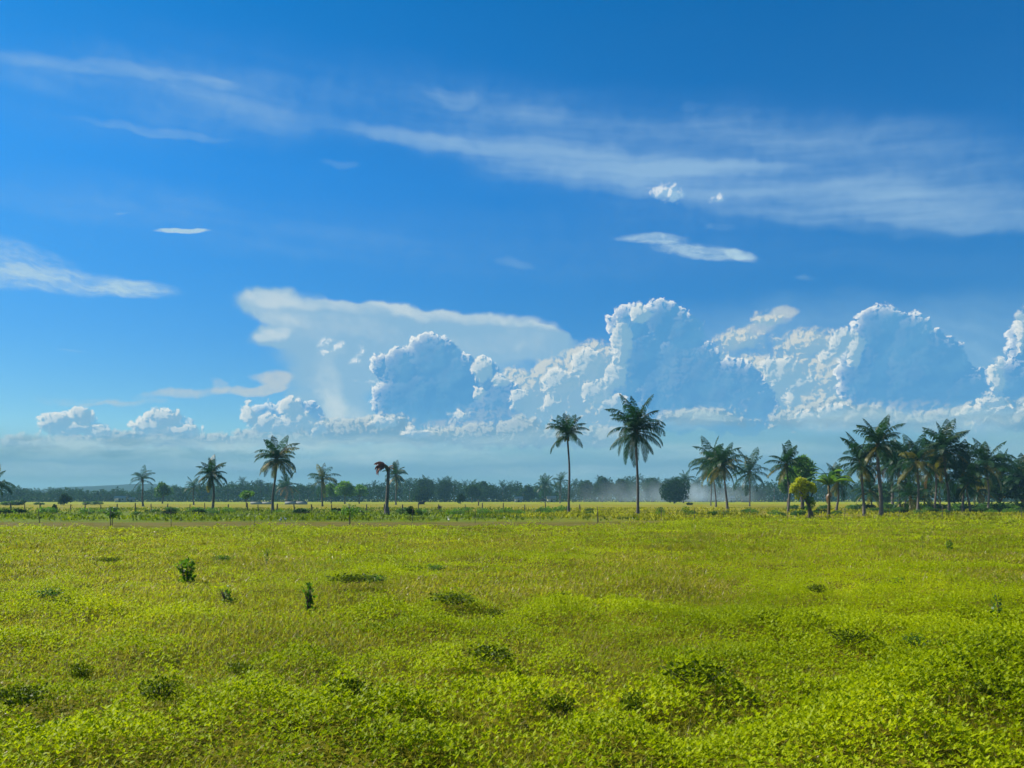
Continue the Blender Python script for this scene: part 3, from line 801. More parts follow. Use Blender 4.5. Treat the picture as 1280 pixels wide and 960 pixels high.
palm('last palm of the grove, cut by the right edge of the photo', 1277, 566, 1279, 637, 30, 26, 'green', ('yellow',), ROW, skirt=.4)

palm('low young palm with leaves sweeping the ground, left of the feathery palm', 1138, 596, 1138, 640, 24, 16, 'green', (), ROW, skirt=.3, rb=.14)
palm('low young palm between the orange-leaved palm and the feathery palm', 1157, 590, 1157, 638, 24, 18, 'green', ('yellow',), ROW, skirt=.5, rb=.14)
palm('low young palm filling the gap before the flat-topped light tree', 1223, 588, 1224, 637, 24, 18, 'green', (), ROW, skirt=.5, rb=.14)
palm('low young palm between the two left palms of the main grove', 1088, 588, 1089, 637, 24, 18, 'green', ('yellow',), ROW, skirt=.5, rb=.14)

# the dying palm: bare trunk, head snapped over to the left
def broken_palm():
    r = random.Random(5); d = dist(644)
    t = thing('coconut_palm', 'dying palm with a bare trunk and withered reddish head snapped to the left', 'palm tree', ground_at(483.5, 644), 0, LEFT)
    k = d / F
    b = MB(); H = (HY - 587) * k + CH
    pts = [(0, 0, -.1), (.0, 0, .35), (.0, 0, .9), (.05, 0, H * .4), (.12, 0, H * .7), (.16, 0, H), (.02, 0, H + .25)]
    b.tube(pts, [.34, .30, .19, .17, .16, .17, .12], 9, 0, True, .06, r)
    link('trunk', b.mesh('trunk', [M['palm_bark']], True), t)
    c = MB(); c.tube([(.15, 0, H - .2), (-.05, 0, H + .3), (-.35, 0, H + .55)], [.17, .2, .1], 7, 0, True, .1, r)
    cr = link('crown', c.mesh('crown', [M['husk']]), t)
    for i in range(9):
        me = frond_mesh('frond', 900 + i, 1.5, r.uniform(-5, 60), r.uniform(90, 130), [M['frond_red']], 20, .7, .1, .3, .05)
        f = link('frond', me, cr, (-.05, 0, H + .3)); f.rotation_euler = (r.uniform(-.4, .4), 0, math.pi + r.uniform(-.6, .6))
    for i in range(3):
        me = frond_mesh('frond', 930 + i, .8, 50 - 30 * i, 80, [M['frond_dry']], 12, .7, .07, .25, .2)
        link('frond', me, cr, (.1, 0, H + .15), r.uniform(-.5, .5))
broken_palm()

# ------------------------------------------------------------------ broad-leaved trees and shrubs
def foliage_mesh(name, blobs, n, size, mat, r, flat=.5, hang=0.0, hollow=.45):
    """many small leaves through the volume of a few overlapping lobes"""
    bl = np.array(blobs, float); vol = bl[:, 3] * bl[:, 4] * bl[:, 5]
    idx = r.choice(len(bl), n, p=vol ** .75 / (vol ** .75).sum())
    u = unit(r, n); rad = (hollow + (1 - hollow) * r.random(n)) ** .6
    lump = .72 + .5 * vnoise(u[:, 0] * 3 + idx * 5.1 + 20, u[:, 2] * 3 + u[:, 1] * 2.3 + 20)
    c = bl[idx, :3] + u * (rad * lump)[:, None] * bl[idx, 3:]
    d = u * .7 + r.normal(size=(n, 3)) * .7; d[:, 2] -= hang
    nn = u + r.normal(size=(n, 3)) * .6; nn[:, 2] += flat
    s = size * r.uniform(.6, 1.35, n)
    v = leaves(c, d, nn, s, s * .62)
    return np_mesh(name, v, quads_for(v), [M[mat]])
def limbs(top, spread, r, rad, forks=5, split=.35, start=(0, 0, 0)):
    b = MB(); sx, sy, sz = start
    fork = (sx + r.uniform(-.05, .05) * top, sy, sz + top * split)
    b.tube([(sx, sy, sz - .15), (sx, sy, sz + top * split * .5), fork], [rad * 1.35, rad, rad * .9], 7, 0, False, .08, r)
    for i in range(forks):
        a = 6.28 * i / forks + r.uniform(-.4, .4); e = r.uniform(.7, 1.0)
        p1 = (fork[0] + math.cos(a) * spread * .35, fork[1] + math.sin(a) * spread * .35, fork[2] + top * (1 - split) * .45 * e)
        p2 = (fork[0] + math.cos(a) * spread * .75, fork[1] + math.sin(a) * spread * .75, fork[2] + top * (1 - split) * .85 * e)
        b.tube([fork, p1, p2], [rad * .7, rad * .4, rad * .12], 5)
    return b.mesh('trunk', [M['bark']])
def tree(label, x, ytop, yb, wpx, mat, n, leaf, cat='tree', name='broadleaf_tree', group=None, bottom=.3, lobes=9, split=.35, seed=1, squash=1.0, rad=None, d=None, low=False):
    r = random.Random(seed); nr = np.random.default_rng(seed)
    d = d or dist(yb); k = d / F
    H = (HY - ytop) * k + CH; W = wpx * k
    t = thing(name, label, cat, Vector(((x - 640) * k, d, 0)), 0, group)
    link('trunk', limbs(H * .9, W * .8, r, rad or max(.06, H * .028), 5, split), t)
    zb = H * bottom; blobs = []
    hz = (H - zb) / 2
    for i in range(lobes):
        a = i * 2.4 + r.uniform(-.3, .3); q = math.sqrt((i + .3) / lobes); e = r.uniform(-.75, .6)
        w = math.sqrt(max(.05, 1 - e * e))
        s = r.uniform(.34, .5)
        blobs.append((math.cos(a) * W * q * w * .66, math.sin(a) * W * q * w * .66, zb + hz + e * hz * .62, W * s, W * s, hz * s * 1.15 * squash))
    blobs.append((0, 0, zb + hz * 1.05, W * .55, W * .55, hz * .62))
    blobs.append((0, 0, zb + hz * 1.5, W * .4, W * .4, hz * .42))
    if low: blobs += [(math.cos(a) * W * .42, math.sin(a) * W * .42, zb + hz * .5, W * .5, W * .5, hz * .5) for a in (0, 1.26, 2.5, 3.8, 5.0)]
    link('crown', foliage_mesh('crown', blobs, n, leaf, mat, nr), t)
    return t
tree('narrow bushy tree standing left of the pale far palm', 203, 602, 629.5, 11, 'mid_leaf', 2600, .55, seed=2, bottom=.22)
tree('little round-topped tree on a thin stem behind the fence', 308, 613, 634, 10, 'bright_leaf', 1500, .3, seed=3, bottom=.45, squash=.8)
BR = 'row of low bright green trees'
tree('low bright tree, leftmost of the bright row beside the pale palm', 414, 604, 629.5, 11, 'bright_leaf', 2400, .5, seed=4, group=BR, bottom=.3)
tree('widest and highest tree of the low bright row', 431, 601, 629.8, 17, 'bright_leaf', 4200, .5, seed=5, group=BR, bottom=.34)
tree('rightmost tree of the low bright row, on a bare thin trunk', 449, 605, 629.5, 12, 'bright_leaf', 2600, .5, seed=6, group=BR, bottom=.34)
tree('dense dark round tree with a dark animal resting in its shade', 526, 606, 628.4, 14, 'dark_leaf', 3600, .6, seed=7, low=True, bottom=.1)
tree('dark leafy tree at the edge of the wood, left of a bare pole', 590, 606, 628.2, 13, 'far_leaf', 3000, .7, seed=8, bottom=.25)
tree('pale bush at the foot of the dark leafy tree', 576, 616, 630.2, 6, 'far_leaf', 1100, .4, cat='bush', name='bush', seed=9, bottom=.05)
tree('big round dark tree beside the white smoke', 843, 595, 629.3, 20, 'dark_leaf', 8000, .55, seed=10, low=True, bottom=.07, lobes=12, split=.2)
tree('rounded bush left of the far huts', 80, 617, 631.8, 8, 'far_leaf', 1500, .38, cat='bush', name='bush', seed=12, bottom=.06)
tree('small cone-shaped dark bush behind the left fence', 68, 630, 639.3, 3.2, 'dark_leaf', 900, .16, cat='bush', name='bush', seed=13, bottom=.03)
tree('bright leafy tree rising between the curled palm and the banana plant', 1003, 566, 637, 20, 'bright_leaf', 6000, .34, seed=14, bottom=.32, lobes=12)
tree('leafy dark tree crowded behind the curled palm', 985, 585, 634, 17, 'mid_leaf', 3600, .4, seed=15, bottom=.3)
tree('small round dark tree under the second highest palm', 1193, 605, 632.5, 13, 'dark_leaf', 3200, .45, seed=16, low=True, bottom=.2, split=.3)
tree('flat-topped light green tree before the dark spreading trees', 1229, 598, 636, 19, 'bright_leaf', 3400, .35, seed=17, bottom=.45, squash=.7)
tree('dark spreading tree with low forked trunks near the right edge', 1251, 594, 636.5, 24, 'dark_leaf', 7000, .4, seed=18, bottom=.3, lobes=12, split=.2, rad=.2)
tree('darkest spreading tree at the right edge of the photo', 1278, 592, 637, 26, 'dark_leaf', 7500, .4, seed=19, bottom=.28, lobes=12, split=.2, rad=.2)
tree('thin leafy sapling between the highest palms trunks', 1105, 612, 633, 12, 'mid_leaf', 1500, .4, seed=20, bottom=.2)

def yellow_tree():
    d = dist(649); k = d / F; r = random.Random(8); nr = np.random.default_rng(8)
    t = thing('broadleaf_tree', 'small crooked tree with yellow leaf clusters and a forked dark foot', 'tree', ground_at(1013, 649))
    q = lambda x, y, dy=0: ((x - 1013) * k, dy, (HY - y) * k + CH)
    b = MB()
    b.tube([(-.12, 0, -.1), q(1012, 640), q(1011, 630), q(1008, 618)], [.12, .13, .12, .07], 6, 0, True, .15, r)
    b.tube([(.28, 0, -.1), q(1014, 640), q(1011.5, 633)], [.1, .1, .08], 6, 0, True, .15, r)
    b.tube([q(1011, 634), q(1003, 617), q(996, 606)], [.09, .06, .03], 5); b.tube([q(1010, 622), q(1011, 608), q(1001, 600)], [.07, .05, .02], 5)
    b.tube([q(1011, 628), q(1016, 616), q(1017, 608)], [.07, .05, .02], 5)
    link('trunk', b.mesh('trunk', [M['bark']]), t)
    bl = [(*q(1001, 601), .40, .4, .28), (*q(995, 608), .45, .45, .26), (*q(992, 613), .3, .3, .22), (*q(1012, 607, .2), .42, .4, .3), (*q(1016, 611), .3, .3, .3), (*q(1004, 611, -.2), .36, .4, .3), (*q(1006, 618), .22, .2, .35), (*q(997, 619), .2, .2, .3)]
    cr = link('crown', foliage_mesh('crown', bl, 3000, .15, 'yellow_leaf', nr), t)
    bl = [(*q(1012, 625), .3, .26, .36), (*q(1015, 630), .22, .2, .26), (*q(1009, 634), .14, .14, .2)]
    tag(link('lower_leaves', foliage_mesh('lower_leaves', bl, 420, .14, 'bright_leaf', nr), t), 'green leaves round the lower trunk')
yellow_tree()

def banana_plant():
    d = dist(647); k = d / F; r = random.Random(4)
    t = thing('banana_plant', 'banana plant with broad arching leaves and dry leaves hanging on its stem', 'banana plant', ground_at(1036, 647))
    H = (HY - 606) * k + CH
    b = MB(); b.tube([(0, 0, -.1), (0.02, 0, H * .5), (-.02, 0, H)], [.16, .13, .09], 9, 0, True, .08, r)
    link('stem', b.mesh('stem', [M['husk']]), t)
    for i in range(11):
        a = (0, 3.14, .5, 2.7, -.5, 3.6, 1.5, 4.6, .15, 3.0, 1.2)[i]; e0 = (50, 48, 66, 72, 38, 34, 60, 55, 76, 80, 85)[i]
        L = r.uniform(2.1, 2.8); N = 12; p = Vector((0, 0, 0)); bm = MB(); L1 = []; L2 = []; mid = []
        for j in range(N + 1):
            s = j / N; ang = R(e0) - R(105) * s ** 1.6
            dd = Vector((math.cos(ang), 0, math.sin(ang)))
            w = .34 * math.sin(math.pi * min(1, s * .9 + .06)) ** .6 * (0.25 if s < .14 else 1)
            notch = r.uniform(.75, 1.0)
            mid.append(tuple(p)); L1.append((p.x, w * notch, p.z + .08 * w)); L2.append((p.x, -w * notch, p.z + .08 * w)); p = p + dd * L / N
        n = N + 1
        bm.add(mid + L1 + L2, [(j, j + 1, n + j + 1, n + j) for j in range(N)] + [(j + 1, j, 2 * n + j, 2 * n + j + 1) for j in range(N)])
        bm.tube(mid, [.03 * (1 - .8 * j / N) for j in range(n)], 4)
        f = link('leaf', bm.mesh('leaf', [M['banana']]), t, (0, 0, H - .1), a); f.rotation_euler = (r.uniform(-.5, .5), 0, a)
    for i in range(7):
        a = i * .93; bm = MB(); w = r.uniform(.05, .09); z = H * r.uniform(.62, .9)
        bm.add([(.1, -w, z), (.1, w, z), (.3, w * 1.6, z - .3), (.3, -w * 1.6, z - .3), (.26, w * .6, z - r.uniform(.7, 1.0)), (.24, -w * .6, z - r.uniform(.6, .9))], [(0, 1, 2, 3), (3, 2, 4, 5)])
        tag(link('dry_leaf', bm.mesh('dry_leaf', [M['frond_dry']]), t, (0, 0, 0), a), 'dry brown hanging banana leaf')
banana_plant()

# ------------------------------------------------------------------ the far wood, with single trees standing out of it
def far_wood():
    r = random.Random(31); nr = np.random.default_rng(31)
    prof = [(-300, 606), (-140, 604), (0, 602), (25, 610), (150, 612), (260, 606), (300, 598), (360, 605), (400, 604), (460, 603), (500, 596), (560, 599), (640, 604), (700, 604), (750, 597), (800, 594), (860, 600), (920, 603), (1000, 601), (1100, 600), (1300, 602), (1430, 602)]
    def top(x):
        for (a, ya), (b, yb_) in zip(prof, prof[1:]):
            if a <= x <= b: return ya + (yb_ - ya) * (x - a) / (b - a)
        return 603
    vs, qs, ms, n0 = [], [], [], 0
    whole = {}
    for c in range(7):
        me = SETS['thin'][c][0]
        co = np.empty(len(me.vertices) * 3, np.float32); me.vertices.foreach_get('co', co)
        qd = np.empty(len(me.loops), np.int32); me.loops.foreach_get('vertex_index', qd)
        whole[c] = (co.reshape(-1, 3), qd.reshape(-1, 4))
    x = -290.0
    blobs = []
    b = MB()
    while x < 1580:
        d = r.uniform(392, 440); k = d / F; yt = top(x) + r.uniform(-3, 5)
        H = (HY - yt) * k + CH
        X = (x - 640) * k
        if r.random() < .5:             # a palm of the wood
            b.tube([(X, d, -.2), (X + r.uniform(-.6, .6), d, H - 2.5)], [.2, .15], 5)
            s = r.uniform(.9, 1.2)
            for j in range(14):
                c = min(int(j / 14 * 6.5), 6); co, qd = whole[c]
                a = j * 2.4 + x; ca, sa = math.cos(a), math.sin(a)
                co = co * s * r.uniform(.8, 1.1) * (1, 1.2, 1)
                b.add(np.stack([co[:, 0] * ca - co[:, 1] * sa + X, co[:, 0] * sa + co[:, 1] * ca + d, co[:, 2] + H - 2.7 * s], 1), qd, 1)
        else:
            W = r.uniform(2.2, 4.2); hz = H * .42
            blobs += [(X + r.uniform(-1, 1) * W * .5, d + r.uniform(-2, 2), H - hz * r.uniform(.7, 1.2), W * r.uniform(.6, .9), W * .7, hz * r.uniform(.5, .8)) for _ in range(3)]
            b.tube([(X, d, -.2), (X, d, H * .6)], [.25, .12], 5)
        # understorey closing the gaps to the ground
        blobs.append((X, d + r.uniform(-6, 3), H * .22, 4.2, 3, H * .32))
        blobs.append((X + r.uniform(-2, 2), d + 6, H * .5, 3.6, 3, H * r.uniform(.3, .42)))
        x += r.uniform(4.2, 7.5)
    me = foliage_mesh('x', blobs, 145000, 1.0, 'far_leaf', nr, hollow=.3)
    co = np.empty(len(me.vertices) * 3, np.float32); me.vertices.foreach_get('co', co); bpy.data.meshes.remove(me)
    b.add(co.reshape(-1, 3), quads_for(co.reshape(-1, 3)), 1)
    tag(link('far_wood', b.mesh('far_wood', [M['bark'], M['far_leaf']])), 'hazy belt of palms and trees closing the plain', 'wood', kind='stuff')
far_wood()
FT = 'single round trees standing out of the far wood'
for i, (x, yt, w, lab) in enumerate(((531, 597, 13, 'broad domed hazy tree behind the dark round tree, left part of the wood'), (556, 600, 9, 'upright hazy tree right of the broad domed tree in the wood'),
        (730, 601, 10, 'hazy domed tree of the wood just right of the slender tall palm'), (753, 594, 13, 'highest hazy dome of the wood between the two tall palms'), (775, 598, 11, 'hazy rounded tree of the wood touching the tallest palms trunk on its left'),
        (815, 596, 15, 'wide hazy tree of the wood right of the tallest palm, in the smoke'), (605, 601, 9, 'tall hazy tree in the wood above the bare pole'), (660, 607, 9, 'rounded hazy tree of the wood left of the far pair of palms'))):
    tree(lab, x, yt, 627.6, w, 'far_leaf', 3000, .95, seed=50 + i, group=FT, bottom=.1, d=384 + 2 * i)
# ------------------------------------------------------------------ hills
def hills():
    xs = np.linspace(-900, 500, 140); d0 = 1320.0; k = d0 / F
    def prof(px):
        h = 0
        for c, w, a in ((72, 46, 9), (150, 70, 17), (215, 50, 9), (20, 50, 4), (270, 40, 4)):
            h = h + a * np.exp(-((px - c) / w) ** 2)
        return h
    px = xs / k + 640
    H = (prof(px) * .92) * k + 1.5 + (fbm(xs / 60, xs * 0, 4) - .5) * 3
    rows = []
    for t, s in ((-90, 0), (-50, .45), (-22, .85), (0, 1), (40, .7), (100, 0)):
        rows.append(np.stack([xs, np.full_like(xs, d0 + t) + fbm(xs / 50 + t, xs * 0, 2) * 20, np.maximum(H, 1.0) * s - .3], 1))
    v = np.concatenate(rows); n = len(xs)
    f = [(j * n + i, j * n + i + 1, (j + 1) * n + i + 1, (j + 1) * n + i) for j in range(5) for i in range(n - 1)]
    m = material('hill_forest', lambda T: principled(T, ramp(noise(obj_coord(), .05, 4), [(.3, (.006, .016, .018)), (.7, (.012, .024, .024))]), .95, .05))
    tag(link('hills', np_mesh('hills', v, f, [m], smooth_=True)), 'low blue hills beyond the wood', 'hills', kind='structure')
hills()

# ------------------------------------------------------------------ fences
def fence(name, label, posts, tops, r, rad=.05, wires=(.35, .7, 1.0)):
    """posts: photo (x, foot row); height from the photo row of the top"""
    t = thing(name, label, 'fence', (0, 0, 0))
    feet = []
    for (x, yb), yt in zip(posts, tops):
        g = ground_at(x, yb); h = (HY - yt) / F * g.y + CH
        b = MB(); lx, ly = r.uniform(-.07, .07), r.uniform(-.05, .05); w = rad * r.uniform(.8, 1.3)
        b.tube([(0, 0, -.2), (lx * .4, ly * .4, h * .4), (lx * .8, ly, h * .8), (lx, ly, h)], [w, w * .95, w * .9, w * .8], 7, 0, True, .12, r)
        link('post', b.mesh('post', [M['post']]), t, g)
        feet.append((g, h))
    for q in wires:
        b = MB(); pts = []
        for (g, h), (g2, h2) in zip(feet, feet[1:]):
            for s in (0, .5):
                p = g.lerp(g2, s); pts.append((p.x, p.y - .06, q * (h + (h2 - h) * s) * .92 - (.04 if s else 0)))
        pts.append((feet[-1][0].x, feet[-1][0].y - .06, q * feet[-1][1] * .92))
        b.tube(pts, [.005] * len(pts), 4, 0, False)
        link('wire', b.mesh('wire', [M['wire']]), t)
r_ = random.Random(17)
xs = [-60, -41, -22, -4, 14, 31, 50, 70, 88, 106, 126, 146, 169, 189, 209, 237, 256, 285, 309, 323, 346, 368, 390, 414, 436, 458, 480, 503, 523, 548, 582, 603, 629, 656, 682, 702, 725]
fence('wire_fence', 'long low wire fence of grey posts behind the scrub in the left half', [(x, 640.2 - max(0, (x - 400)) * .004 + r_.uniform(-.3, .3)) for x in xs],
      [r_.choice((628.5, 629.5, 630.3, 631)) for _ in xs], r_, .07)
near = [(-70, 662, 637), (50, 661, 637), (138, 660.5, 636), (214, 659.5, 637), (318, 659, 640), (438, 659, 633), (515, 654, 636), (594, 654.5, 636), (675, 655, 634), (747, 654.5, 633), (826, 653.5, 635),
        (868, 652.5, 634), (904, 653, 636), (937, 652, 637), (985, 652.5, 638), (1056, 650.5, 635), (1123, 651, 637), (1178, 650.5, 632), (1277, 650, 634), (1370, 650, 634)]
fence('stick_fence', 'sparse fence of thin crooked sticks nearer to us across the whole field', [(a, b) for a, b, c in near], [c for a, b, c in near], r_, .02, (.45, .9))

# ------------------------------------------------------------------ shrubs: one of each kind, then copies
def shrub_proto(name, label, seed, size, mat, n, leaf, group):
    r = random.Random(seed); nr = np.random.default_rng(seed)
    t = thing(name, label, 'shrub', (0, 0, 0), 0, group)
    b = MB()
    for i in range(6):
        a = i * 1.05 + r.uniform(-.3, .3)
        b.tube([(0, 0, -.05), (math.cos(a) * .2 * size, math.sin(a) * .2 * size, .3 * size), (math.cos(a) * .42 * size, math.sin(a) * .42 * size, .62 * size)], [.025, .018, .008], 4)
    link('stems', b.mesh('stems', [M['bark']]), t)
    bl = [(math.cos(i * 2.4) * .42 * size, math.sin(i * 2.4) * .42 * size, (.25 + .3 * r.random()) * size, .34 * size, .34 * size, r.uniform(.2, .36) * size) for i in range(7)]
    link('leaves', foliage_mesh('leaves', bl, n, leaf, mat, nr), t)
    return t
def copy_thing(o):
    c = o.copy(); C.objects.link(c)
    for ch in o.children:
        q = ch.copy(); C.objects.link(q); q.parent = c
        for g in ch.children:
            h = g.copy(); C.objects.link(h); h.parent = q
    return c
SCRUB = 'shrubs of the scrub along the fences'
kinds = [shrub_proto('shrub', 'low green shrub in the scrub row along the left fence', 61, 1.0, 'mid_leaf', 700, .16, SCRUB),
         shrub_proto('shrub', 'low dark shrub in the scrub row along the left fence', 62, 1.0, 'dark_leaf', 650, .17, SCRUB),
         shrub_proto('shrub', 'pale green straggly shrub in the rough grass along the fence', 63, 1.0, 'bright_leaf', 480, .16, SCRUB)]
r_ = random.Random(23)
spots = []
for i in range(44): spots.append((r_.uniform(-30, 470), r_.uniform(640, 645), r_.choice((0, 0, 2, 2, 2, 1)), r_.uniform(.4, 1.0)))
for i in range(26): spots.append((r_.uniform(500, 740), r_.uniform(638.5, 645), r_.choice((0, 2, 2)), r_.uniform(.4, .95)))
used = set()
def put_shrub(x, y, k, s, label=None, group=None):
    o = kinds[k] if k not in used else copy_thing(kinds[k])
    used.add(k)
    o.location = ground_at(x, y); o.rotation_euler = (0, 0, r_.uniform(0, 6.28)); o.scale = (s * 1.25, s * 1.25, s)
    o['label'] = label or ('low green shrub in the scrub row along the left fence', 'low dark shrub in the scrub row along the left fence', 'pale green straggly shrub in the rough grass along the fence')[k]
    o['group'] = group or ('green shrubs of the scrub row', 'dark shrubs of the scrub row', 'pale shrubs along the fence')[k]
    return o
for (x, y, k, s) in spots: put_shrub(x, y, k, s)
for (x, y, k, s) in ((940, 643, 2, .75), (932, 642, 0, .7), (968, 645, 2, .7), (976, 646, 0, .6), (997, 646, 0, .8), (1120, 642, 0, .9), (1128, 642, 1, .7), (1141, 640, 0, .8), (1163, 641, 0, .9), (1170, 642, 1, .7),
                     (1199, 640, 1, .8), (1214, 642, 0, .6), (1247, 642, 0, .9), (1268, 640, 0, 1.0), (1280, 642, 0, .9), (1262, 643, 2, .8), (1085, 640, 2, .6), (1062, 636, 2, .8), (907, 644, 0, .5), (1068, 638, 0, 1.1), (1086, 637, 1, 1.2), (1112, 638, 0, 1.3), (1134, 637, 1, 1.2), (1154, 638, 0, 1.2), (1166, 637, 1, 1.3), (1178, 638, 0, 1.1), (1198, 637, 0, 1.3), (1210, 638, 1, 1.2), (1228, 638, 0, 1.4), (1242, 638, 1, 1.5), (1258, 638, 0, 1.4), (1274, 638, 1, 1.6), (1290, 638, 0, 1.5), (1030, 638, 0, 1.0), (1008, 639, 1, .9), (990, 638, 0, 1.0), (1094, 641, 0, .8), (1108, 642, 0, .7), (1150, 643, 2, .7), (1180, 643, 0, .6), (1192, 641, 0, .9), (1224, 641, 0, 1.0), (1238, 643, 2, .7), (1256, 640, 1, 1.0), (1272, 643, 0, .7), (1018, 644, 0, .6), (1026, 642, 1, .7), (1045, 644, 0, .6), (865, 646, 2, .7), (890, 645, 0, .6)):
    put_shrub(x, y, k, s, ('small green shrub among the palm trunks of the grove', 'small dark shrub among the palm trunks of the grove', 'pale straggly shrub at the foot of the grove')[k],
              ('green shrubs in the grove', 'dark shrubs in the grove', 'pale shrubs in the grove')[k])
for (x, y, k, s) in ((16, 631.6, 0, 1.6), (24, 631.5, 1, 1.7), (7, 632, 0, 1.3), (46, 631, 0, .9), (52, 631.2, 0, .8), (108, 631.2, 0, 1.2), (118, 631, 0, 1.3), (124, 630.8, 0, 1.1), (862, 631.4, 1, .9)):
    put_shrub(x, y, k, s, ('small green bush out in the yellow field beyond the fence', 'small dark bush out in the yellow field beyond the fence')[k], ('green bushes in the yellow field', 'dark bushes in the yellow field')[k])

# saplings that stand up out of the scrub
def sapling(label, x, yt, yb, mat, n=260, leaf=.10, w=.3):
    d = dist(yb); k = d / F; H = (HY - yt) * k + CH
    r = random.Random(int(x)); nr = np.random.default_rng(int(x))
    t = thing('sapling', label, 'sapling', ground_at(x, yb))
    b = MB(); b.tube([(0, 0, -.05), (r.uniform(-.05, .05), 0, H * .5), (r.uniform(-.1, .1), 0, H * .97)], [.03, .022, .008], 5)
    link('stem', b.mesh('stem', [M['bark']]), t)
    link('leaves', foliage_mesh('leaves', [(0, 0, H * .78, w, w, H * .2), (w * .5, 0, H * .6, w * .8, w, H * .15), (-w * .4, 0, H * .66, w * .8, w, H * .14)], n, leaf, mat, nr), t)
sapling('thin sapling with a leafy head on a bare stem, left of the cone-shaped bush gap', 140, 633, 658, 'mid_leaf', 300, .12, .3)
sapling('leafy-topped sapling on a thin stem right of the broken palm', 513, 632.5, 651, 'dark_leaf', 380, .12, .26)
sapling('pale leafy sapling left of the broken palm', 437, 631, 656, 'bright_leaf', 420, .12, .5)
sapling('bushy stick with dry leaves between the two tall palms', 748, 632.5, 653, 'yellow_leaf', 160, .1, .26)
sapling('pale sapling right of the tallest palms foot', 826, 634, 651, 'bright_leaf', 240, .1, .3)
sapling('tall pale sapling before the round dark tree', 857, 632, 648, 'bright_leaf', 200, .1, .35)

# ------------------------------------------------------------------ weeds that stand out in the near field
def field_bush(label, x, yt, yb, wpx, mat, n, leaf, seed):
    d = dist(yb); k = d / F; H = (HY - yt) * k + CH; W = wpx * k
    r = random.Random(seed); nr = np.random.default_rng(seed)
    t = thing('weed', label, 'weed', ground_at(x, yb))
    b = MB()
    for i in range(7):
        a = i * .9; b.tube([(0, 0, -.03), (math.cos(a) * W * .3, math.sin(a) * W * .3, H * .45), (math.cos(a) * W * .6 - W * .15, math.sin(a) * W * .5, H * r.uniform(.6, .95))], [.012, .009, .004], 4)
    link('stems', b.mesh('stems', [M['bark']]), t)
    bl = [(.15 * W, 0, H * .3, W * .45, W * .5, H * .28), (.2 * W, 0, H * .55, W * .42, W * .45, H * .25), (-.35 * W, 0, H * .72, W * .4, W * .4, H * .18), (.1 * W, 0, H * .86, W * .3, W * .3, H * .13), (.3 * W, 0, H * .8, W * .22, W * .3, H * .18), (0, 0, H * .12, W * .6, W * .6, H * .12)]
    link('leaves', foliage_mesh('leaves', bl, n, leaf, mat, nr), t)
field_bush('dark green leafy weed standing alone, largest in the near field', 233, 699, 733, 15, 'herb_leaf', 190, .09, 71)
field_bush('narrow dark weed with a bushy foot, right of the lone leafy weed', 386, 726, 769, 9, 'herb_leaf', 100, .07, 72)
field_bush('sparse low weed just left of the narrow dark weed', 283, 732, 760, 10, 'bright_leaf', 130, .05, 73)
field_bush('low dark weed in the right half of the field below the grove', 1123, 722, 737, 9, 'herb_leaf', 120, .06, 74)
field_bush('tiny dark weed with two upright stems near the right fence', 1186, 676, 690, 5, 'herb_leaf', 80, .08, 75)
# low weed clumps, coloured dark in place of shaded pockets: three kinds, then copies
CL = 'low weed clumps with hollow shade put into their leaf colour'
clumps = []
for i, (mat, n) in enumerate((('shade_toned_leaf', 480), ('mid_leaf', 340), ('shade_toned_leaf', 400))):
    nr = np.random.default_rng(400 + i); r = random.Random(400 + i)
    t = thing('shade_weed_clump', 'low weed clump coloured dark to stand in for a shaded hollow', 'weed', (0, 0, 0), 0, CL)
    b = MB()
    for q in range(8):
        a = q * .8; b.tube([(math.cos(a) * .1, math.sin(a) * .1, -.03), (math.cos(a) * .3, math.sin(a) * .25, .12), (math.cos(a) * .42, math.sin(a) * .36, .24)], [.008, .006, .003], 4)
    link('stems', b.mesh('stems', [M['bark']]), t)
    bl = [(math.cos(q * 2.4) * .3 * math.sqrt(q / 9), math.sin(q * 2.4) * .3 * math.sqrt(q / 9), .12 + .1 * r.random(), .2, .2, .12) for q in range(10)]
    link('leaves', foliage_mesh('leaves', bl, n, .065, mat, nr), t)
    clumps.append(t)
r_ = random.Random(91); seen = set()
cs = [(137, 712, 12), (280, 706, 10), (565, 766, 26), (440, 742, 22), (470, 738, 14), (612, 852, 24), (1062, 824, 18), (1143, 824, 15), (1188, 870, 22), (870, 878, 32), (200, 903, 26), (432, 903, 22), (1020, 752, 12),
      (1124, 737, 12), (25, 900, 28), (1240, 842, 26), (60, 762, 18), (80, 766, 14), (515, 716, 12), (545, 712, 9), (700, 752, 14), (620, 774, 10), (1080, 748, 12), (960, 786, 16), (1014, 790, 10), (700, 905, 16), (790, 900, 18), (300, 850, 14), (100, 850, 12), (1250, 905, 20)]
for i, (px, py, rpx) in enumerate(cs):
    k = i % 3 if py < 840 else (0, 2)[i % 2]
    o = clumps[k] if k not in seen else copy_thing(clumps[k])
    seen.add(k)
    g = ground_at(px, py); s = rpx / F * g.y / .45
    o.location = (g.x, g.y, float(ground_height(np.array([g.x]), np.array([g.y]))[0]) + float(canopy(np.array([g.x]), np.array([g.y]))[0][0]) * .45)
    o.scale = (s * 1.5, s * 1.1, min(max(s, .8), 1.2) * r_.uniform(.42, .62)); o.rotation_euler = (0, 0, r_.uniform(0, 6.28))
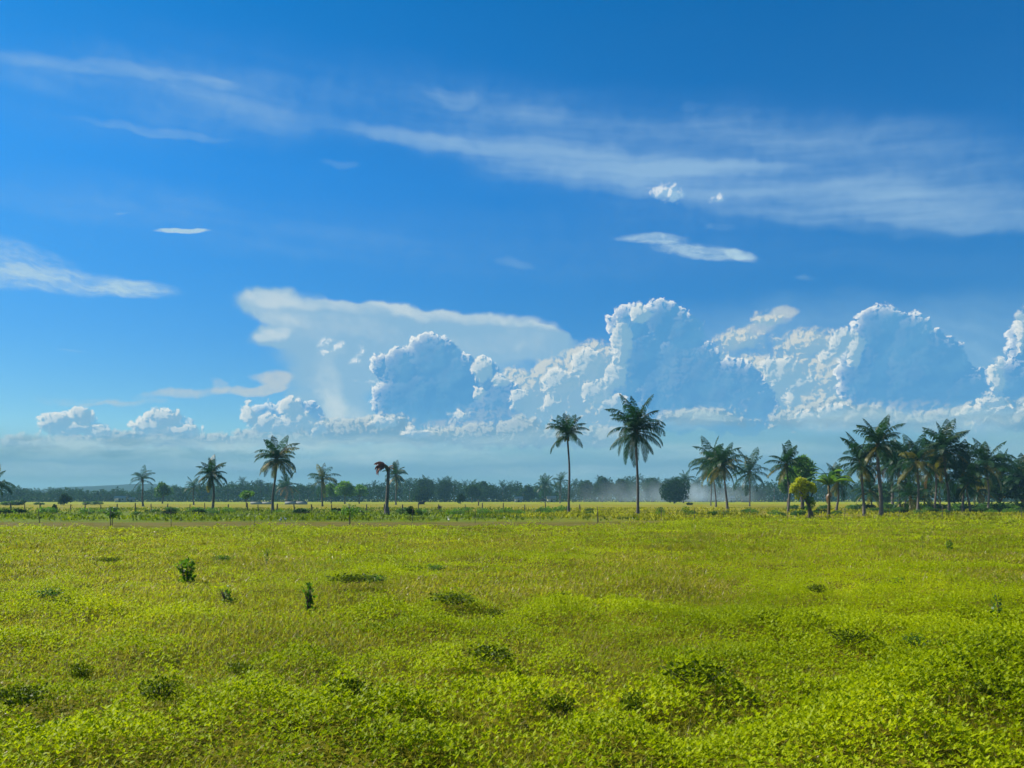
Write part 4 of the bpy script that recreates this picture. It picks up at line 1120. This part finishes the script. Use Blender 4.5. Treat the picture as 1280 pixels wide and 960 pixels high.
def stalk(label, x, yt, yb):
    d = dist(yb); k = d / F; H = (HY - yt) * k + CH; nr = np.random.default_rng(int(x))
    t = thing('weed_stalk', label, 'weed', ground_at(x, yb))
    b = MB(); b.tube([(0, 0, -.03), (.02, 0, H * .5), (-.02, 0, H)], [.008, .006, .003], 4); link('stem', b.mesh('stem', [M['bark']]), t)
    link('leaves', foliage_mesh('leaves', [(0, 0, H * .75, .07, .07, H * .22), (0, 0, H * .4, .05, .05, H * .2)], 36, .05, 'mid_leaf', nr), t)
stalk('tall thin weed stalk above the field behind the narrow dark weed', 333, 683, 705)
stalk('tall thin weed stalk at the right side of the field', 1246, 742, 778)
stalk('thin weed stalk in the field below the grove', 1153, 668, 690)

# ------------------------------------------------------------------ animals, huts and small far things
def skin_animal(name, label, x, yb, L, group=None, graze=True, rz=0.0):
    """a grazing animal about L metres long, one continuous body"""
    t = thing(name, label, 'cow', ground_at(x, yb), rz, group)
    s = L / 2.2
    V = [(0, 0, 1.05), (.75, 0, 1.1), (-.75, 0, 1.08), (1.15, 0, .95 if graze else 1.35), (1.5, 0, .35 if graze else 1.5), (1.72, 0, .12 if graze else 1.38),
         (.7, .2, .75), (.72, .2, .4), (.7, .2, 0), (.7, -.2, .75), (.8, -.2, .4), (.84, -.2, 0),
         (-.75, .2, .8), (-.88, .2, .42), (-.78, .2, 0), (-.75, -.2, .8), (-.82, -.2, .42), (-.72, -.2, 0), (-1.02, 0, 1.1), (-1.12, 0, .55),
         (1.46, .17, .5 if graze else 1.6), (1.46, -.17, .5 if graze else 1.6)]
    Ed = [(0, 1), (0, 2), (1, 3), (3, 4), (4, 5), (1, 6), (6, 7), (7, 8), (1, 9), (9, 10), (10, 11), (2, 12), (12, 13), (13, 14), (2, 15), (15, 16), (16, 17), (2, 18), (18, 19), (4, 20), (4, 21)]
    rad = [.36, .33, .3, .2, .16, .09, .14, .08, .07, .14, .08, .07, .17, .09, .07, .17, .09, .07, .06, .03, .03, .03]
    me = bpy.data.meshes.new('body'); me.from_pydata([Vector(v) * s for v in V], Ed, [])
    o = link('body', me, t)
    sk = o.modifiers.new('skin', 'SKIN')
    for v, q in zip(me.skin_vertices[0].data, rad): v.radius = (q * s, q * s)
    me.skin_vertices[0].data[0].use_root = True
    o.modifiers.new('sub', 'SUBSURF').levels = 1; o.modifiers['sub'].render_levels = 1
    me.materials.append(M['hide'])
    return t
skin_animal('cow', 'dark cow grazing under the wide-crowned far palm', 679, 628.6, 2.3)
skin_animal('cow', 'dark cow seen small, far left of the grazing cow', 661.5, 627.8, 1.2, rz=1.5)
skin_animal('cow', 'dark cow seen small, just right of the slender tall palm', 716.5, 628.2, 1.2, rz=1.4)
def resting_buffalo():
    t = thing('buffalo', 'dark buffalo lying in the shade under the dense dark round tree', 'buffalo', ground_at(526, 630.6), .0)
    V = [(0, 0, .5), (.7, 0, .55), (-.75, 0, .5), (1.1, 0, .8), (1.45, 0, .78), (.8, .3, .2), (1.2, .35, .1), (-.7, .35, .2), (-.2, .5, .1), (.8, -.3, .2), (1.2, -.35, .1), (-.7, -.35, .2), (-.2, -.5, .1)]
    Ed = [(0, 1), (0, 2), (1, 3), (3, 4), (1, 5), (5, 6), (2, 7), (7, 8), (1, 9), (9, 10), (2, 11), (11, 12)]
    rad = [.48, .42, .4, .22, .12, .14, .08, .18, .08, .14, .08, .18, .08]
    me = bpy.data.meshes.new('body'); me.from_pydata([Vector(v) for v in V], Ed, [])
    o = link('body', me, t); sk = o.modifiers.new('skin', 'SKIN')
    for v, q in zip(me.skin_vertices[0].data, rad): v.radius = (q, q)
    me.skin_vertices[0].data[0].use_root = True
    o.modifiers.new('sub', 'SUBSURF').levels = 1; me.materials.append(M['hide'])
resting_buffalo()
skin_animal('cow', 'dark animal behind the pale bank, left of two', 363.5, 629, 1.3, 'dark animals behind the pale bank', False, 1.3)
skin_animal('cow', 'dark animal behind the pale bank, right of two', 370, 628.9, 1.6, 'dark animals behind the pale bank', True, .4)

def low_wall(label, x0, x1, yb, h, mat):
    a, b_ = ground_at(x0, yb), ground_at(x1, yb); L = b_.x - a.x
    t = thing('low_wall', label, 'wall', a)
    b = MB(); n = int(L / 3); r = random.Random(3)
    for i in range(n): b.box(L * i / n, r.uniform(-.06, .06), -.1, L * (i + 1) / n - .05, .5, h * r.uniform(.8, 1.1))
    link('wall_blocks', b.mesh('wall_blocks', [M[mat]]), t)
low_wall('low pale bank wall across the yellow field behind the shaggy palm', 313, 342, 630.4, .75, 'plaster')
low_wall('low grey bank wall with two dark animals behind it', 356, 384, 630.6, .85, 'tin')

def hut(label, x, yb, w, hw, hr, roof, d=None, rz=0.1):
    d = d or dist(yb)
    t = thing('hut', label, 'hut', Vector(((x - 640) / F * d, d, 0)), rz, 'small far huts at the edge of the wood')
    dp = w * .7
    b = MB(); b.box(-w / 2, -dp / 2, -.1, w / 2, dp / 2, hw)
    b.add([(-w / 2, -dp / 2, hw), (-w / 2, dp / 2, hw), (-w / 2, 0, hw + hr)], np.array([(0, 1, 2, 2)])); b.add([(w / 2, -dp / 2, hw), (w / 2, dp / 2, hw), (w / 2, 0, hw + hr)], np.array([(0, 1, 2, 2)]))
    link('walls', b.mesh('walls', [M['plaster' if roof != 'thatch' else 'dark_wood']]), t)
    b = MB(); o = .45; th = .09
    for s in (-1, 1):
        y0, z0 = s * (dp / 2 + o), hw - o * hr / (dp / 2)
        b.add([(-w / 2 - o, y0, z0), (w / 2 + o, y0, z0), (w / 2 + o, 0, hw + hr + .02), (-w / 2 - o, 0, hw + hr + .02), (-w / 2 - o, y0, z0 + th), (w / 2 + o, y0, z0 + th), (w / 2 + o, 0, hw + hr + .02 + th), (-w / 2 - o, 0, hw + hr + .02 + th)],
              [(0, 1, 2, 3), (4, 5, 6, 7), (0, 1, 5, 4), (1, 2, 6, 5), (0, 3, 7, 4)])
    link('roof', b.mesh('roof', [M[roof]]), t)
    b = MB(); b.box(-.45, -dp / 2 - .04, 0, .45, -dp / 2 - .005, 1.9); link('door', b.mesh('door', [M['dark_wood']]), t)
    b = MB(); b.box(w * .22, -dp / 2 - .04, 1.0, w * .22 + .8, -dp / 2 - .005, 1.8); link('window', b.mesh('window', [M['dark_wood']]), t)
hut('pale roofed hut at the foot of the wood on the left', 151, 627.8, 4.4, 1.9, .9, 'tin', 372)
hut('tiny white hut right of the pale roofed hut on the left', 165, 627.8, 2.0, 1.6, .5, 'tin', 374)
hut('pale grey roofed hut left of the far pair of palms', 648, 627.8, 3.2, 1.6, .9, 'tin', 370)
hut('hut with a rusty pale roof between the far pair of palms', 689, 627.8, 3.6, 1.7, 1.1, 'rust_tin', 370)
hut('white roofed hut seen between the palm trunks of the grove', 913, 627.8, 3.4, 1.5, 1.0, 'tin', 371)
hut('dark thatched hut at the wood edge behind the grove', 932, 627.8, 3.4, 1.4, 1.5, 'thatch', 372)
def stump(label, x, yt, yb, rad, name='stump', cat='stump'):
    d = dist(yb); H = (HY - yt) / F * d + CH; t = thing(name, label, cat, ground_at(x, yb)); r = random.Random(int(x))
    b = MB(); b.tube([(0, 0, -.1), (.05, 0, H * .5), (0, 0, H)], [rad * 1.2, rad, rad * .8], 7, 0, True, .15, r); link('trunk', b.mesh('trunk', [M['bark']]), t)
    b = MB(); b.tube([(0, 0, H * .6), (rad * 2.2, 0, H * .72)], [rad * .5, rad * .3], 5); link('branch', b.mesh('branch', [M['bark']]), t)
stump('short brown stump in the field right of the lying buffalo', 549, 632, 637.5, .22)
stump('bare pole trunk right of the dark leafy tree', 598, 624.5, 632, .14, 'bare_trunk', 'dead tree')

# egrets: the white specks on the bare strip
def egret(x, yb):
    t = thing('egret', 'white bird standing on the bare strip of field', 'bird', ground_at(x, yb), r_.uniform(0, 6.28), 'white birds on the bare strip')
    t.scale = (.7, .7, .7)
    b = MB()
    b.blob((0, 0, .30), (.15, .07, .08), 0, 8); b.tube([(.1, 0, .32), (.17, 0, .42), (.14, 0, .52), (.18, 0, .58)], [.04, .025, .02, .025], 6)
    link('body', b.mesh('body', [M['white']], True), t)
    b = MB(); b.tube([(.19, 0, .58), (.29, 0, .56)], [.012, .003], 4); link('beak', b.mesh('beak', [M['yellow_leaf']]), t)
    for s in (-.03, .03):
        b = MB(); b.tube([(0, s, .26), (.02, s, .14), (0, s, -.01)], [.012, .01, .01], 4); link('leg', b.mesh('leg', [M['dark_wood']]), t)
for x, y in ((561, 653), (357, 652), (350, 653.6), (298, 648)): egret(x, y)

# ------------------------------------------------------------------ smoke and air
def smoke():
    k = 320 / F
    def fn(T):
        pass
    m = bpy.data.materials.new('smoke'); m.use_nodes = True; T = m.node_tree; T.nodes.clear(); E.T = T
    out = T.nodes.new('ShaderNodeOutputMaterial'); pv = T.nodes.new('ShaderNodeVolumePrincipled')
    p = obj_coord(); sp = E.node('ShaderNodeSeparateXYZ'); E.put(sp.inputs[0], p)
    x, y, z = (E(o) for o in sp.outputs)
    n = noise(p, .16, 3, .6)
    core = smooth(E.math('ABSOLUTE', x - z * -.4), 7.5, .5) * smooth(z, 10.5, 1.5)
    drift = smooth(x, 34, 4) * smooth(x, -58, -20) * smooth(z, 10.5, 1)
    edge = smooth(E.math('ABSOLUTE', y), 6, 1.5)
    den = (core * .13 + drift * .06) * edge * linear(n, .32, .68, .25, 1.3)
    E.put(pv.inputs['Density'], den)
    pv.inputs['Color'].default_value = (.74, .87, 1, 1); pv.inputs['Anisotropy'].default_value = 0.3
    T.links.new(pv.outputs[0], out.inputs['Volume'])
    b = MB(); X = (874 - 640) * k
    # a long low billow, highest over the fire
    n_ = 14; ring = []
    for i in range(n_ + 1):
        q = i / n_; xx = -60 + 96 * q; h = 7 + 4 * math.sin(math.pi * q) ; w = 6.2
        for a in range(12):
            t = 2 * math.pi * a / 12
            ring.append((xx, w * math.cos(t), max(.05, h * .5 + h * .5 * math.sin(t))))
    f = [(i * 12 + a, i * 12 + (a + 1) % 12, (i + 1) * 12 + (a + 1) % 12, (i + 1) * 12 + a) for i in range(n_) for a in range(12)]
    for e, base in ((0, 0), (1, n_ * 12)):
        for a in range(1, 11, 2): f.append((base, base + a, base + a + 1, base + (a + 2) % 12))
    b.add(ring, f)
    o = tag(link('smoke', b.mesh('smoke', [m]), None, (X, 320, 0.1)), 'white smoke drifting left from a fire behind the round dark tree', 'smoke', kind='stuff')
smoke()
def haze():
    m = bpy.data.materials.new('haze'); m.use_nodes = True; T = m.node_tree; T.nodes.clear()
    out = T.nodes.new('ShaderNodeOutputMaterial'); pv = T.nodes.new('ShaderNodeVolumePrincipled')
    pv.inputs['Density'].default_value = HAZE; pv.inputs['Color'].default_value = (.30, .66, .90, 1); pv.inputs['Anisotropy'].default_value = 0.0
    T.links.new(pv.outputs[0], out.inputs['Volume'])
    b = MB(); b.box(-1300, -40, -2, 1300, 1620, 30)
    tag(link('haze', b.mesh('haze', [m])), 'thin blue air over the plain', 'haze', kind='stuff')
HAZE = 0.0003
haze()
sc.cycles.use_denoising = True
sc.cycles.use_adaptive_sampling = True; sc.cycles.adaptive_threshold = 0.02; sc.cycles.adaptive_min_samples = 12
sc.cycles.max_bounces = 6; sc.cycles.diffuse_bounces = 3; sc.cycles.glossy_bounces = 2; sc.cycles.transmission_bounces = 3; sc.cycles.volume_bounces = 1
sc.cycles.transparent_max_bounces = 8
sc.cycles.sample_clamp_indirect = 4
